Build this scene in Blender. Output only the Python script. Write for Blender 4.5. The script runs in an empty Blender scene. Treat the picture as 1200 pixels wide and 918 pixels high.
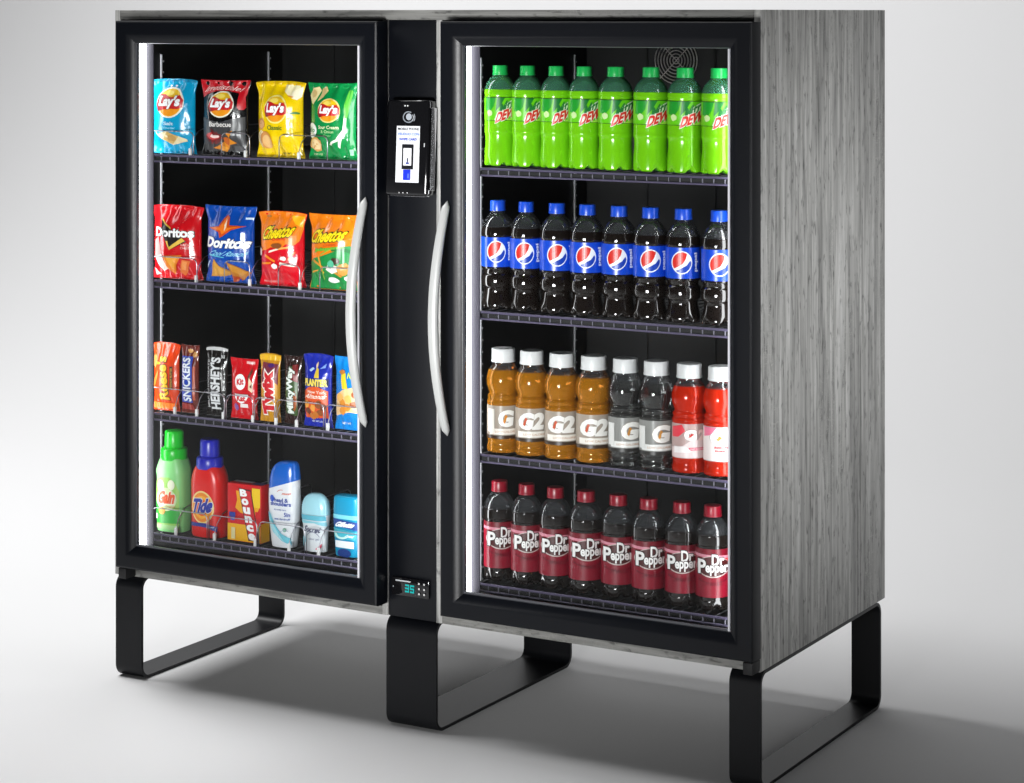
import bpy, bmesh, math, random
from mathutils import Vector, Matrix, noise
from mathutils.geometry import tessellate_polygon
random.seed(7)
sc = bpy.context.scene
COL = sc.collection
R = math.radians

# ------------------------------------------------------------------ camera, world, lamps, exposure
cam = bpy.data.cameras.new('camera')
cam.sensor_width = 36.0
cam.lens = 82.1
cam.shift_y = -0.3692
cam.clip_start = 0.05
cam.clip_end = 100
cam_o = bpy.data.objects.new('camera', cam)
cam_o.location = (3.4303, -4.1453, 1.4977)
cam_o.rotation_euler = (R(90), 0, R(29.964))
COL.objects.link(cam_o)
sc.camera = cam_o

w = bpy.data.worlds.new('World'); sc.world = w; w.use_nodes = True
bg = w.node_tree.nodes['Background']
bg.inputs[0].default_value = (0.93, 0.96, 1.0, 1); bg.inputs[1].default_value = 0.02

def area(name, loc, target, sx, sy, power, spread=180, col=(1, 1, 1)):
    l = bpy.data.lights.new(name, 'AREA'); l.shape = 'RECTANGLE'; l.size = sx; l.size_y = sy
    l.energy = power; l.spread = R(spread); l.color = col
    o = bpy.data.objects.new(name, l); o.location = loc
    o.rotation_euler = (Vector(target) - Vector(loc)).to_track_quat('-Z', 'Y').to_euler()
    COL.objects.link(o); return o
# big softbox high on the left: throws the floor shadow to the right
area('key_softbox', (-2.4, 0.10, 5.0), (0.3, 0.35, 0.3), 2.6, 2.6, 305)
# gridded softbox near the camera side, aimed at the doors
area('front_softbox', (1.6, -3.4, 0.60), (0.76, 0.0, 0.99), 0.9, 0.5, 10.5, 42)
# gridded softbox to the right, aimed level at the wood side
area('side_softbox', (4.2, 0.55, 1.2), (1.6, 0.33, 0.98), 0.7, 0.8, 1.75, 34)
# row of backdrop lamps above, washing the sweep behind the cooler
area('backdrop_softbox', (-1.2, 2.6, 4.6), (-1.2, 4.7, 1.4), 6.0, 0.6, 58)

sc.view_settings.view_transform = 'Standard'
sc.view_settings.look = 'None'
sc.view_settings.exposure = 0.0
sc.view_settings.gamma = 1.0
sc.view_settings.use_curve_mapping = False
sc.render.engine = 'CYCLES'
sc.cycles.max_bounces = 10
sc.cycles.transparent_max_bounces = 24
sc.cycles.caustics_reflective = False
sc.cycles.caustics_refractive = False

# ------------------------------------------------------------------ materials
def lin(h):
    h = h.lstrip('#'); o = []
    for i in (0, 2, 4):
        c = int(h[i:i+2], 16) / 255
        o.append(c / 12.92 if c <= 0.04045 else ((c + 0.055) / 1.055) ** 2.4)
    return (*o, 1)
def rgb(c): return lin(c) if isinstance(c, str) else (*c, 1)

def bsdf(name):
    m = bpy.data.materials.new(name); m.use_nodes = True
    return m, m.node_tree, m.node_tree.nodes['Principled BSDF']
def mat(name, c, rough=0.4, metal=0, spec=0.5, coat=0, bump=0, bscale=60, trans=0, sss=0, var=0):
    m, t, b = bsdf(name)
    b.inputs['Base Color'].default_value = rgb(c)
    b.inputs['Roughness'].default_value = rough
    b.inputs['Metallic'].default_value = metal
    b.inputs['Specular IOR Level'].default_value = spec
    b.inputs['Coat Weight'].default_value = coat
    b.inputs['Transmission Weight'].default_value = trans
    if 0:
        b.inputs['Subsurface Weight'].default_value = sss
        b.inputs['Subsurface Scale'].default_value = 0.01
    if bump or var:
        tc = t.nodes.new('ShaderNodeTexCoord'); n = t.nodes.new('ShaderNodeTexNoise')
        n.inputs['Scale'].default_value = bscale; n.inputs['Detail'].default_value = 4
        t.links.new(tc.outputs['Object'], n.inputs['Vector'])
        if bump:
            bp = t.nodes.new('ShaderNodeBump'); bp.inputs['Strength'].default_value = bump
            bp.inputs['Distance'].default_value = 0.003
            t.links.new(n.outputs['Fac'], bp.inputs['Height']); t.links.new(bp.outputs['Normal'], b.inputs['Normal'])
        if var:
            mr = t.nodes.new('ShaderNodeMapRange')
            mr.inputs['To Min'].default_value = max(0.02, rough - var); mr.inputs['To Max'].default_value = rough + var
            t.links.new(n.outputs['Fac'], mr.inputs['Value']); t.links.new(mr.outputs['Result'], b.inputs['Roughness'])
    return m
_pm = {}
def ink(c, rough=0.33):
    k = (c, rough)
    if k not in _pm: _pm[k] = mat('print_' + c.lstrip('#'), c, rough)
    return _pm[k]

def wood(name, axis):
    m, t, b = bsdf(name); N = t.nodes.new; L = t.links.new
    tc = N('ShaderNodeTexCoord')
    def noi(scale3, detail, dist=0):
        mp = N('ShaderNodeMapping'); mp.inputs['Scale'].default_value = scale3
        L(tc.outputs['Object'], mp.inputs['Vector'])
        n = N('ShaderNodeTexNoise'); n.inputs['Scale'].default_value = 1; n.inputs['Detail'].default_value = detail
        n.inputs['Distortion'].default_value = dist
        L(mp.outputs['Vector'], n.inputs['Vector']); return n.outputs['Fac']
    def sc3(a, f): return (f, a, a) if axis == 'x' else (a, a, f)
    def ramp(src, stops):
        r = N('ShaderNodeValToRGB'); e = r.color_ramp.elements
        e[0].position, e[0].color = stops[0][0], rgb(stops[0][1]); e[1].position, e[1].color = stops[-1][0], rgb(stops[-1][1])
        for p, c in stops[1:-1]:
            x = e.new(p); x.color = rgb(c)
        L(src, r.inputs['Fac']); return r.outputs['Color']
    def mix(f, a, bb, mode='MIX'):
        x = N('ShaderNodeMix'); x.data_type = 'RGBA'; x.blend_type = mode
        if isinstance(f, float): x.inputs[0].default_value = f
        else: L(f, x.inputs[0])
        L(a, x.inputs[6]); L(bb, x.inputs[7]); return x.outputs[2]
    bands = ramp(noi(sc3(13, .5), 3, .5), [(.26, '#8e8e8c'), (.40, '#bcbcba'), (.47, '#a2a2a0'), (.54, '#c6c6c4'), (.62, '#aeaeac'), (.78, '#d8d8d6')])
    fibre = ramp(noi(sc3(80, 4.2), 8, .8), [(.28, '#5c5c5b'), (.43, '#a8a8a7'), (.52, '#bebebd'), (.68, '#e6e6e4')])
    pores = ramp(noi(sc3(105, 34), 5, .6), [(.30, '#3a3a39'), (.43, '#f0f0f0'), (.8, '#ffffff')])
    streak = ramp(noi(sc3(30, 1.0), 6, 1.3), [(.33, '#757574'), (.40, '#ffffff'), (.9, '#ffffff')])
    saw = ramp(noi((40, 40, 110) if axis == 'z' else (110, 40, 40), 5, 3.0), [(.54, '#000000'), (.68, '#ffffff')])
    patch = ramp(noi(sc3(12, 2.2), 3), [(.53, '#000000'), (.62, '#ffffff')])
    c = mix(.62, bands, fibre, 'OVERLAY')
    c = mix(.62, c, pores, 'MULTIPLY'); c = mix(.5, c, streak, 'MULTIPLY')
    f = mix(1.0, saw, patch, 'MULTIPLY')
    wht = N('ShaderNodeRGB'); wht.outputs[0].default_value = rgb('#cfcfca')
    fm = N('ShaderNodeMath'); fm.operation = 'MULTIPLY'; fm.inputs[1].default_value = .5
    L(f, fm.inputs[0])
    c = mix(fm.outputs[0], c, wht.outputs[0])
    if axis == 'x':
        dk = N('ShaderNodeRGB'); dk.outputs[0].default_value = rgb('#b6b6b4'); c = mix(1.0, c, dk.outputs[0], 'MULTIPLY')  # shade put into the colour: level boards darkened against the front lamp
    L(c, b.inputs['Base Color']); b.inputs['Roughness'].default_value = .55
    bp = N('ShaderNodeBump'); bp.inputs['Strength'].default_value = .35; bp.inputs['Distance'].default_value = .001
    L(c, bp.inputs['Height']); L(bp.outputs['Normal'], b.inputs['Normal'])
    return m

def clear(name, tint, base=0.03, fres=0.5, rough=0.04, body=None, bodyf=0.0):
    """thin clear wall: light passes straight through, gloss rises towards the rim"""
    m = bpy.data.materials.new(name); m.use_nodes = True; t = m.node_tree; t.nodes.clear()
    N = t.nodes.new; L = t.links.new
    out = N('ShaderNodeOutputMaterial'); tr = N('ShaderNodeBsdfTransparent'); gl = N('ShaderNodeBsdfGlossy')
    tr.inputs[0].default_value = rgb(tint); gl.inputs['Roughness'].default_value = rough
    lw = N('ShaderNodeLayerWeight'); lw.inputs['Blend'].default_value = .35
    mu = N('ShaderNodeMath'); mu.operation = 'MULTIPLY_ADD'; mu.inputs[1].default_value = fres; mu.inputs[2].default_value = base
    mu.use_clamp = True
    L(lw.outputs['Fresnel'], mu.inputs[0])
    mx = N('ShaderNodeMixShader'); L(mu.outputs[0], mx.inputs[0]); L(tr.outputs[0], mx.inputs[1]); L(gl.outputs[0], mx.inputs[2])
    res = mx.outputs[0]
    if body:
        df = N('ShaderNodeBsdfDiffuse'); df.inputs[0].default_value = rgb(body)
        tl = N('ShaderNodeBsdfTranslucent'); tl.inputs[0].default_value = rgb(body)
        ad = N('ShaderNodeMixShader'); ad.inputs[0].default_value = .25; L(df.outputs[0], ad.inputs[1]); L(tl.outputs[0], ad.inputs[2])
        m2 = N('ShaderNodeMixShader'); m2.inputs[0].default_value = 1 - bodyf
        m3 = N('ShaderNodeMixShader'); m3.inputs[0].default_value = bodyf
        L(tr.outputs[0], m3.inputs[1]); L(ad.outputs[0], m3.inputs[2])
        t.links.remove(mx.inputs[1].links[0]); L(m3.outputs[0], mx.inputs[1])
    L(res, out.inputs['Surface']); return m

def emis(name, c, s):
    m = bpy.data.materials.new(name); m.use_nodes = True; t = m.node_tree; t.nodes.clear()
    o = t.nodes.new('ShaderNodeOutputMaterial'); e = t.nodes.new('ShaderNodeEmission')
    e.inputs[0].default_value = rgb(c); e.inputs[1].default_value = s
    t.links.new(e.outputs[0], o.inputs[0]); return m

M = dict(
    backdrop=mat('backdrop_paper', (.80, .80, .805), .85, bump=.05, bscale=25),
    woodz=wood('grey_oak_upright', 'z'), woodx=wood('grey_oak_level', 'x'),
    frame=mat('black_satin_frame', (.003, .0038, .0062), .33, spec=.26, bump=.03, bscale=180, var=.06),
    panel=mat('black_panel', (.003, .0037, .0058), .42, spec=.26, bump=.03, bscale=220, var=.05),
    leg=mat('black_powder_coat', (.003, .0035, .005), .42, spec=.28, bump=.06, bscale=600, var=.06),
    liner=mat('black_liner', (.0022, .0022, .002), .5, var=.1, bscale=8),
    rubber=mat('black_rubber', (.006, .006, .007), .6),
    steel=mat('wire_steel', (.62, .60, .66), .28, metal=1),
    rail=mat('shelf_rail_lilac_grey', (.105, .09, .155), .35, metal=.2, var=.08, bscale=90),
    standard=mat('slotted_lilac_metal', (.022, .018, .034), .5, metal=0),
    rail2=mat('rail_upright_grey', (.22, .21, .26), .4),
    pale=mat('pale_standard', (.55, .55, .58), .4),
    deck=mat('dark_wire', (.05, .05, .055), .45),
    handle=mat('brushed_aluminium', (.50, .51, .50), .42, metal=.15, bump=.02, bscale=300),
    gasket=mat('pale_gasket', (.75, .75, .80), .4),
    inner=mat('frame_inner_lip', (.075, .078, .09), .35),
    glass=clear('door_glass', '#fbfcfc', .004, .10, .02),
    led=emis('led_white', (.97, .98, 1.0), 13.0),
    gblack=mat('glossy_black', (.006, .006, .007), .08, coat=.5),
    white=mat('white_plastic', (.8, .8, .8), .35),
    cyan=emis('display_cyan', (.03, .70, .68), .75),
)

# ------------------------------------------------------------------ mesh helpers
def link(name, me, parent=None, mats=(), loc=None, smooth=False):
    o = bpy.data.objects.new(name, me); COL.objects.link(o)
    for m in mats:
        if m and m.name not in [x.name for x in me.materials if x]: me.materials.append(m)
    if parent: o.parent = parent
    if loc: o.location = loc
    if smooth: me.shade_smooth()
    return o
def raw(name, V, F, m, parent=None, smooth=False, loc=None, idx=None):
    me = bpy.data.meshes.new(name); me.from_pydata([tuple(v) for v in V], [], F); me.update()
    ms = m if isinstance(m, (list, tuple)) else [m]
    for x in ms: me.materials.append(x)
    if idx: me.polygons.foreach_set('material_index', idx)
    if smooth: me.shade_smooth()
    o = bpy.data.objects.new(name, me); COL.objects.link(o)
    if parent: o.parent = parent
    if loc: o.location = loc
    return o
def frombm(name, bm, m, parent=None, smooth=False, loc=None, angle=None):
    me = bpy.data.meshes.new(name); bm.normal_update(); bm.to_mesh(me); bm.free()
    for x in (m if isinstance(m, (list, tuple)) else [m]): me.materials.append(x)
    if smooth: me.shade_smooth()
    if angle is not None:
        me.shade_smooth(); me.set_sharp_from_angle(angle=R(angle))
    o = bpy.data.objects.new(name, me); COL.objects.link(o)
    if parent: o.parent = parent
    if loc: o.location = loc
    return o
def bbox(bm, x0, x1, y0, y1, z0, z1, bev=0, seg=2):
    g = bmesh.ops.create_cube(bm, size=1, matrix=Matrix.Translation(((x0+x1)/2, (y0+y1)/2, (z0+z1)/2)) @ Matrix.Diagonal((x1-x0, y1-y0, z1-z0, 1)))
    if bev:
        es = list({e for v in g['verts'] for e in v.link_edges})
        bmesh.ops.bevel(bm, geom=es, offset=bev, segments=seg, affect='EDGES', profile=.5)
def box(name, x0, x1, y0, y1, z0, z1, m, parent=None, bev=0.0015, seg=2):
    bm = bmesh.new(); bbox(bm, x0, x1, y0, y1, z0, z1, bev, seg)
    return frombm(name, bm, m, parent, angle=40)
def tube_into(V, F, pts, r, n=6, closed=False):
    pts = [Vector(p) for p in pts]; base = len(V); k = len(pts)
    for i, p in enumerate(pts):
        a = pts[max(i-1, 0)]; b = pts[min(i+1, k-1)]
        d = (b - a).normalized(); up = Vector((0, 0, 1)) if abs(d.z) < .9 else Vector((1, 0, 0))
        s = d.cross(up).normalized(); t = s.cross(d)
        for j in range(n):
            q = 2*math.pi*j/n; V.append(p + r*(math.cos(q)*s + math.sin(q)*t))
    for i in range(k-1):
        for j in range(n):
            F.append((base+i*n+j, base+i*n+(j+1) % n, base+(i+1)*n+(j+1) % n, base+(i+1)*n+j))
    F.append(tuple(base+j for j in reversed(range(n)))); F.append(tuple(base+(k-1)*n+j for j in range(n)))
def lathe(name, prof, m, parent=None, seg=32, loc=None, petals=None, smooth=True):
    V = []; F = []
    for r, z in prof:
        for j in range(seg):
            q = 2*math.pi*j/seg; rr = r; zz = z
            if petals and z < petals: 
                zz = z + .009*(1-z/petals)*max(0, math.cos(5*q))**2; rr = r*(1-.10*(1-z/petals)*max(0, math.cos(5*q)))
            V.append((rr*math.cos(q), rr*math.sin(q), zz))
    n = len(prof)
    for i in range(n-1):
        for j in range(seg):
            F.append((i*seg+j, i*seg+(j+1) % seg, (i+1)*seg+(j+1) % seg, (i+1)*seg+j))
    if prof[0][0] > 1e-5: F.append(tuple(reversed(range(seg))))
    if prof[-1][0] > 1e-5: F.append(tuple((n-1)*seg+j for j in range(seg)))
    return raw(name, V, F, m, parent, smooth, loc)
def spline(pts, sub=4):
    """Catmull-Rom through profile points"""
    out = []; P = [pts[0]] + list(pts) + [pts[-1]]
    for i in range(1, len(P)-2):
        p0, p1, p2, p3 = [Vector((*p, 0)[:3]) for p in P[i-1:i+3]]
        for s in range(sub):
            t = s/sub
            v = .5*((2*p1)+(p2-p0)*t+(2*p0-5*p1+4*p2-p3)*t*t+(3*p1-p0-3*p2+p3)*t**3)
            out.append((max(v.x, 0), v.y))
    out.append(tuple(pts[-1])); return out
def empty(name, loc=(0, 0, 0), rz=0):
    o = bpy.data.objects.new(name, None); o.empty_display_size = .05; COL.objects.link(o)
    o.location = loc; o.rotation_euler = (0, 0, rz); return o
def tag(o, label, cat, group=None):
    o['label'] = label; o['category'] = cat
    if group: o['group'] = group
    return o
def dup(o, parent=None):
    c = o.copy(); COL.objects.link(c); c.parent = parent
    for ch in list(o.children): dup(ch, c)
    return c

# ------------------------------------------------------------------ print (lettering and marks laid on a surface)
_tx = {}
def text2d(s, bold=0.0, space=1.0):
    k = (s, bold, space)
    if k in _tx: return _tx[k]
    cu = bpy.data.curves.new('t', 'FONT'); cu.body = s; cu.size = 1; cu.offset = bold; cu.fill_mode = 'FRONT'
    cu.resolution_u = 3; cu.space_character = space; cu.dimensions = '2D'
    o = bpy.data.objects.new('t', cu); me = o.to_mesh()
    V = [(v.co.x, v.co.y) for v in me.vertices]; F = [tuple(p.vertices) for p in me.polygons]
    o.to_mesh_clear(); bpy.data.objects.remove(o); bpy.data.curves.remove(cu)
    _tx[k] = (V, F); return V, F
class Print:
    """layers of flat print; fmap(x, z, lift) puts face fractions (-.5...5, 0..1) on the surface"""
    def __init__(s, fmap, gx=.03, gz=.03, lift=.0010, step=.00022):
        s.f = fmap; s.gx = gx; s.gz = gz; s.lift = lift; s.step = step; s.n = 0
        s.V = []; s.F = []; s.I = []; s.mats = []
    def add(s, V, F, m, gx=None, gz=None):
        bm = bmesh.new(); vs = [bm.verts.new((x, z, 0)) for x, z in V]
        for f in F:
            try: bm.faces.new([vs[i] for i in f])
            except ValueError: pass
        xs = [v[0] for v in V]; zs = [v[1] for v in V]
        for lo, hi, g, nrm in ((min(xs), max(xs), gx or s.gx, (1, 0, 0)), (min(zs), max(zs), gz or s.gz, (0, 1, 0))):
            k = math.ceil(lo/g)
            while k*g < hi:
                if k*g > lo+1e-6:
                    bmesh.ops.bisect_plane(bm, geom=bm.verts[:]+bm.edges[:]+bm.faces[:], dist=1e-7, plane_co=(nrm[0]*k*g, nrm[1]*k*g, 0), plane_no=nrm)
                k += 1
        lift = s.lift + s.n*s.step; s.n += 1
        base = len(s.V); bm.verts.index_update()
        if m not in s.mats: s.mats.append(m)
        mi = s.mats.index(m)
        s.V += [s.f(v.co.x, v.co.y, lift) for v in bm.verts]
        for f in bm.faces:
            ids = [base+v.index for v in f.verts]
            if f.normal.z < 0: ids.reverse()
            s.F.append(ids); s.I.append(mi)
        bm.free(); return s
    def poly(s, pts, c):
        tri = tessellate_polygon([[Vector((x, z, 0)) for x, z in pts]])
        return s.add(pts, tri, ink(c) if isinstance(c, str) else c)
    def ell(s, cx, cz, rx, rz, c, n=28, a0=0, a1=360):
        pts = [(cx+rx*math.cos(R(a0+(a1-a0)*i/n)), cz+rz*math.sin(R(a0+(a1-a0)*i/n))) for i in range(n if a1-a0 == 360 else n+1)]
        return s.poly(pts, c)
    def rect(s, x0, x1, z0, z1, c): return s.poly([(x0, z0), (x1, z0), (x1, z1), (x0, z1)], c)
    def arc(s, cx, cz, rx, rz, t, a0, a1, c, n=16):
        o = [(cx+rx*math.cos(R(a0+(a1-a0)*i/n)), cz+rz*math.sin(R(a0+(a1-a0)*i/n))) for i in range(n+1)]
        q = [(cx+rx*(1-t)*math.cos(R(a1+(a0-a1)*i/n)), cz+rz*(1-t)*math.sin(R(a1+(a0-a1)*i/n))) for i in range(n+1)]
        return s.poly(o+q, c)
    def blob(s, cx, cz, rx, rz, c, seed, n=11, j=.22):
        rd = random.Random(seed)
        return s.poly([(cx+rx*(1-j+2*j*rd.random())*math.cos(6.2832*i/n), cz+rz*(1-j+2*j*rd.random())*math.sin(6.2832*i/n)) for i in range(n)], c)
    def text(s, txt, x0, x1, z0, z1, c, bold=.02, shear=0, slope=0, rot=0, arch=0, outline=None, space=1.0):
        V0, _ = text2d(txt, bold, space)
        ax, bx = min(v[0] for v in V0), max(v[0] for v in V0); az, bz = min(v[1] for v in V0), max(v[1] for v in V0)
        jobs = ([(outline[0], bold+outline[1])] if outline else []) + [(c, bold)]
        for col, bo in jobs:
            V, F = text2d(txt, bo, space); P = []
            for vx, vz in V:
                a = (vx-ax)/(bx-ax); b = (vz-az)/(bz-az)
                a += shear*(b-.5)
                if arch: b += arch*(1-(2*a-1)**2)
                b += slope*(a-.5)
                if rot == 0: P.append((x0+a*(x1-x0), z0+b*(z1-z0)))
                elif rot == 90: P.append((x1-b*(x1-x0), z0+a*(z1-z0)))
                else: P.append((x0+b*(x1-x0), z1-a*(z1-z0)))
            s.add(P, F, ink(col) if isinstance(col, str) else col)
        return s
    def build(s, name, parent):
        return raw(name, s.V, s.F, s.mats, parent, idx=s.I)

# ================================================================== THE SETTING
def backdrop():
    prof = [(-8, 0)]; rad = 3.0; yw = 4.8
    prof += [(yw-rad, 0)] + [(yw-rad+rad*math.sin(R(a)), rad-rad*math.cos(R(a))) for a in range(3, 91, 3)] + [(yw, 7)]
    V = []; F = []
    for y, z in prof:
        for x in (-9, 9): V.append((x, y, z))
    for i in range(len(prof)-1): F.append((2*i, 2*i+1, 2*i+3, 2*i+2))
    o = raw('backdrop', V, F, M['backdrop'], smooth=True, loc=(0, 0, -.0072)); o['kind'] = 'structure'
backdrop()

# ================================================================== THE COOLER
ZB, ZT = .225, 1.505           # underside and top of the cabinet
D = .666
X0 = (0.0, .8575); CW = .7365; XE = X0[1]+CW
cooler = tag(empty('vending_cooler', (0, 0, 0)), 'twin glass-door vending cooler in grey wood casing on black loop legs', 'vending cooler')
box('top_panel', .0137, XE-.0137, 0, D, ZT-.021, ZT, M['woodx'], cooler, .0012)
for k, x0 in enumerate(X0):
    for i, xs in enumerate((x0, x0+CW-.0135)):
        outer = (k, i) in ((0, 0), (1, 1))
        box('side_panel', xs, xs+.0135, .0002 if outer else .0012, D, ZB, ZT if outer else ZT-.0212, M['woodz'], cooler, .0008)
    box('bottom_panel', x0+.0137, x0+CW-.0137, .0016, D, ZB, ZB+.018, M['woodx'], cooler, .0008)
    # black inner box
    a, b, z0, z1, y1 = x0+.0142, x0+CW-.0142, ZB+.0185, ZT-.0218, D-.004
    ia, ib, iz0, iz1, iy = x0+.035, x0+CW-.035, ZB+.058, ZT-.042, .60
    V = []; F = []
    for (p, q, r, s) in ((a, b, z0, z1), (ia, ib, iz0, iz1)):
        V += [(p, .003, r), (q, .003, r), (q, .003, s), (p, .003, s)]
    V += [(ia, iy, iz0), (ib, iy, iz0), (ib, iy, iz1), (ia, iy, iz1)]
    V += [(a, y1, z0), (b, y1, z0), (b, y1, z1), (a, y1, z1)]
    for i in range(4):
        j = (i+1) % 4
        F += [(i, j, 4+j, 4+i), (4+i, 4+j, 8+j, 8+i), (j, i, 12+i, 12+j)]
    F += [(8, 9, 10, 11), (15, 14, 13, 12)]
    raw('inner_liner', V, F, M['liner'], cooler)
    # faint seams of the pressed back sheet
    for xs in (.19, .36, .53):
        box('back_rib', x0+xs, x0+xs+.004, iy-.004, iy-.0005, iz0+.01, iz1-.01, M['liner'], cooler, .0008)
    # slotted shelf standards on the visible left wall and the far corner
    for yy in (.118, .538):
        bm = bmesh.new(); zz = iz0+.01
        bbox(bm, ia+.0005, ia+.004, yy, yy+.004, zz, iz1-.06)
        while zz < iz1-.07:
            bbox(bm, ia+.0005, ia+.0035, yy+.004, yy+.010, zz, zz+.004); zz += .0254
        frombm('shelf_standard', bm, M['pale'], cooler)
    # lamps: a bar on each side just behind the door frame, with a perforated flange
    for s in (0, 1):
        xa = x0+.045 if s == 0 else x0+CW-.066
        led = box('led_bar', xa, xa+.030, .006, .019, iz0+.004, iz1-.004, M['led'], cooler, .003)
        if s: continue
        fa = xa+.0305
        bm = bmesh.new(); bbox(bm, fa, fa+.019, .019, .0215, iz0+.004, iz1-.004)
        zz = iz0+.03
        fl = frombm('led_flange', bm, M['standard'], cooler)

# concentric wire fan guard on the right back wall
V = []; F = []
fc = Vector((1.127, .588, 1.392))
for i in range(1, 8):
    r = .0075*i
    tube_into(V, F, [fc+Vector((r*math.cos(2*math.pi*k/32), 0, r*math.sin(2*math.pi*k/32))) for k in range(33)], .0011, 5)
for a in (45, 135, 225, 315):
    tube_into(V, F, [fc+Vector((0, .002, 0)), fc+Vector((.058*math.cos(R(a)), .002, .058*math.sin(R(a))))], .0012, 5)
raw('fan_guard', V, F, mat('fan_wire', (.85, .82, .78), .35, metal=0), cooler, True)

# centre panel
box('centre_panel', X0[0]+CW+.0004, X0[1]-.0004, .004, D-.01, ZB, ZT-.0215, M['panel'], cooler, .0015)

# ---- legs: flat bar bent into a loop
def leg(x0, x1, y0, y1):
    h = ZB-.0005; t = .007; FZ = -.007; r = .028
    def loop(i):
        rr = max(r-i, .002); a0, a1, b0, b1 = y0+i, y1-i, FZ+i, h-i; P = []
        for cx, cz, s in ((a1-rr, b0+rr, 270), (a1-rr, b1-rr, 0), (a0+rr, b1-rr, 90), (a0+rr, b0+rr, 180)):
            for k in range(9):
                q = R(s+90*k/8); P.append((cx+rr*math.cos(q), cz+rr*math.sin(q)))
        return P
    A, B = loop(0), loop(t); n = len(A); V = []; F = []
    for (P, x) in ((A, x0), (A, x1), (B, x0), (B, x1)): V += [(x, y, z) for y, z in P]
    for i in range(n):
        j = (i+1) % n
        F += [(i, n+i, n+j, j), (2*n+j, 3*n+j, 3*n+i, 2*n+i), (n+i, 3*n+i, 3*n+j, n+j), (j, 2*n+j, 2*n+i, i)]
    bm = bmesh.new(); vs = [bm.verts.new(v) for v in V]
    for f in F: bm.faces.new([vs[i] for i in f])
    frombm('leg', bm, M['leg'], cooler, angle=35)
leg(.001, .075, .001, .555); leg(.7335, .8572, .0005, .595); leg(XE-.0665, XE-.0005, .001, .645)

# ---- doors
def door(x0, hinge):
    xa, xb, za, zb = x0+.036, x0+.739, ZB+.0285, ZT-.0235
    prof = [(0, -.004), (0, -.040), (.0015, -.0435), (.005, -.045), (.029, -.0445), (.033, -.0435), (.047, -.034), (.0485, -.0335), (.0500, -.0325), (.0515, -.030), (.0515, -.0215), (.035, -.012), (.028, -.004)]
    V = []; F = []; idx = []
    for s, y in prof: V += [(xa+s, y, za+s), (xb-s, y, za+s), (xb-s, y, zb-s), (xa+s, y, zb-s)]
    n = len(prof)
    for k in range(n):
        m = (k+1) % n
        for i in range(4):
            j = (i+1) % 4; F.append((4*k+i, 4*k+j, 4*m+j, 4*m+i)); idx.append(1 if k in (8, 9) else 0)
    d = raw('door', V, F, [M['frame'], M['inner']], cooler, idx=idx)
    d.data.shade_smooth(); d.data.set_sharp_from_angle(angle=R(24))
    s = .0518
    box('glass_pane', xa+s, xb-s, -.028, -.024, za+s, zb-s, M['glass'], d, 0)
    # pale seal round the pane
    bm = bmesh.new(); g = .0042; a, b, c, e = xa+s, xb-s, za+s, zb-s
    bbox(bm, b-g, b-.0002, -.0335, -.0284, c+.0002, e-.0002)
    frombm('pane_seal', bm, M['gasket'], d)
    # dark lower lip of the pane
    box('pane_lip', a+.0004, b-g-.0004, -.0335, -.0286, c+.0002, c+.004, M['inner'], d, 0)
    # magnetic gasket behind the frame
    bm = bmesh.new()
    for (p, q, r, t) in ((xa+.008, xa+.03, za+.008, zb-.008), (xb-.03, xb-.008, za+.008, zb-.008)): bbox(bm, p, q, -.0038, .0026, r, t)
    for (r, t) in ((za+.008, za+.03), (zb-.03, zb-.008)): bbox(bm, xa+.0302, xb-.0302, -.0038, .0026, r, t)
    frombm('door_gasket', bm, M['rubber'], d)
    # bow handle
    hx = (xb-.0265) if hinge == 'l' else (xa+.021)
    V = []; F = []; n = 40; k = 14; z0, z1 = .628, 1.112
    for i in range(n+1):
        t = i/n; e = math.sin(math.pi*t)
        z = z0+(z1-z0)*t; y = -.0475-.056*e**.85
        taper = min(1, (t/.045)) if t < .5 else min(1, (1-t)/.045)
        taper = math.sqrt(max(0, 1-(1-taper)**2))*.93+.07
        wx = (.0085+.0022*e)*taper; wy = (.0075+.001*e)*taper
        for j in range(k):
            q = 2*math.pi*j/k; cx = math.copysign(abs(math.cos(q))**.75, math.cos(q)); sy = math.copysign(abs(math.sin(q))**.75, math.sin(q))
            V.append((hx+wx*cx, y+wy*sy, z))
    for i in range(n):
        for j in range(k): F.append((i*k+j, i*k+(j+1) % k, (i+1)*k+(j+1) % k, (i+1)*k+j))
    F += [tuple(reversed(range(k))), tuple(n*k+j for j in range(k))]
    raw('handle', V, F, M['handle'], d, True)
    # hinge blocks
    hxa = (x0+.0385, x0+.060) if hinge == 'l' else (x0+.715, x0+.7362)
    box('hinge', hxa[0], hxa[1], -.036, -.0005, ZB+.002, ZB+.026, M['rubber'], d, .002)
door(X0[0], 'l'); door(X0[1], 'r')

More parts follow.
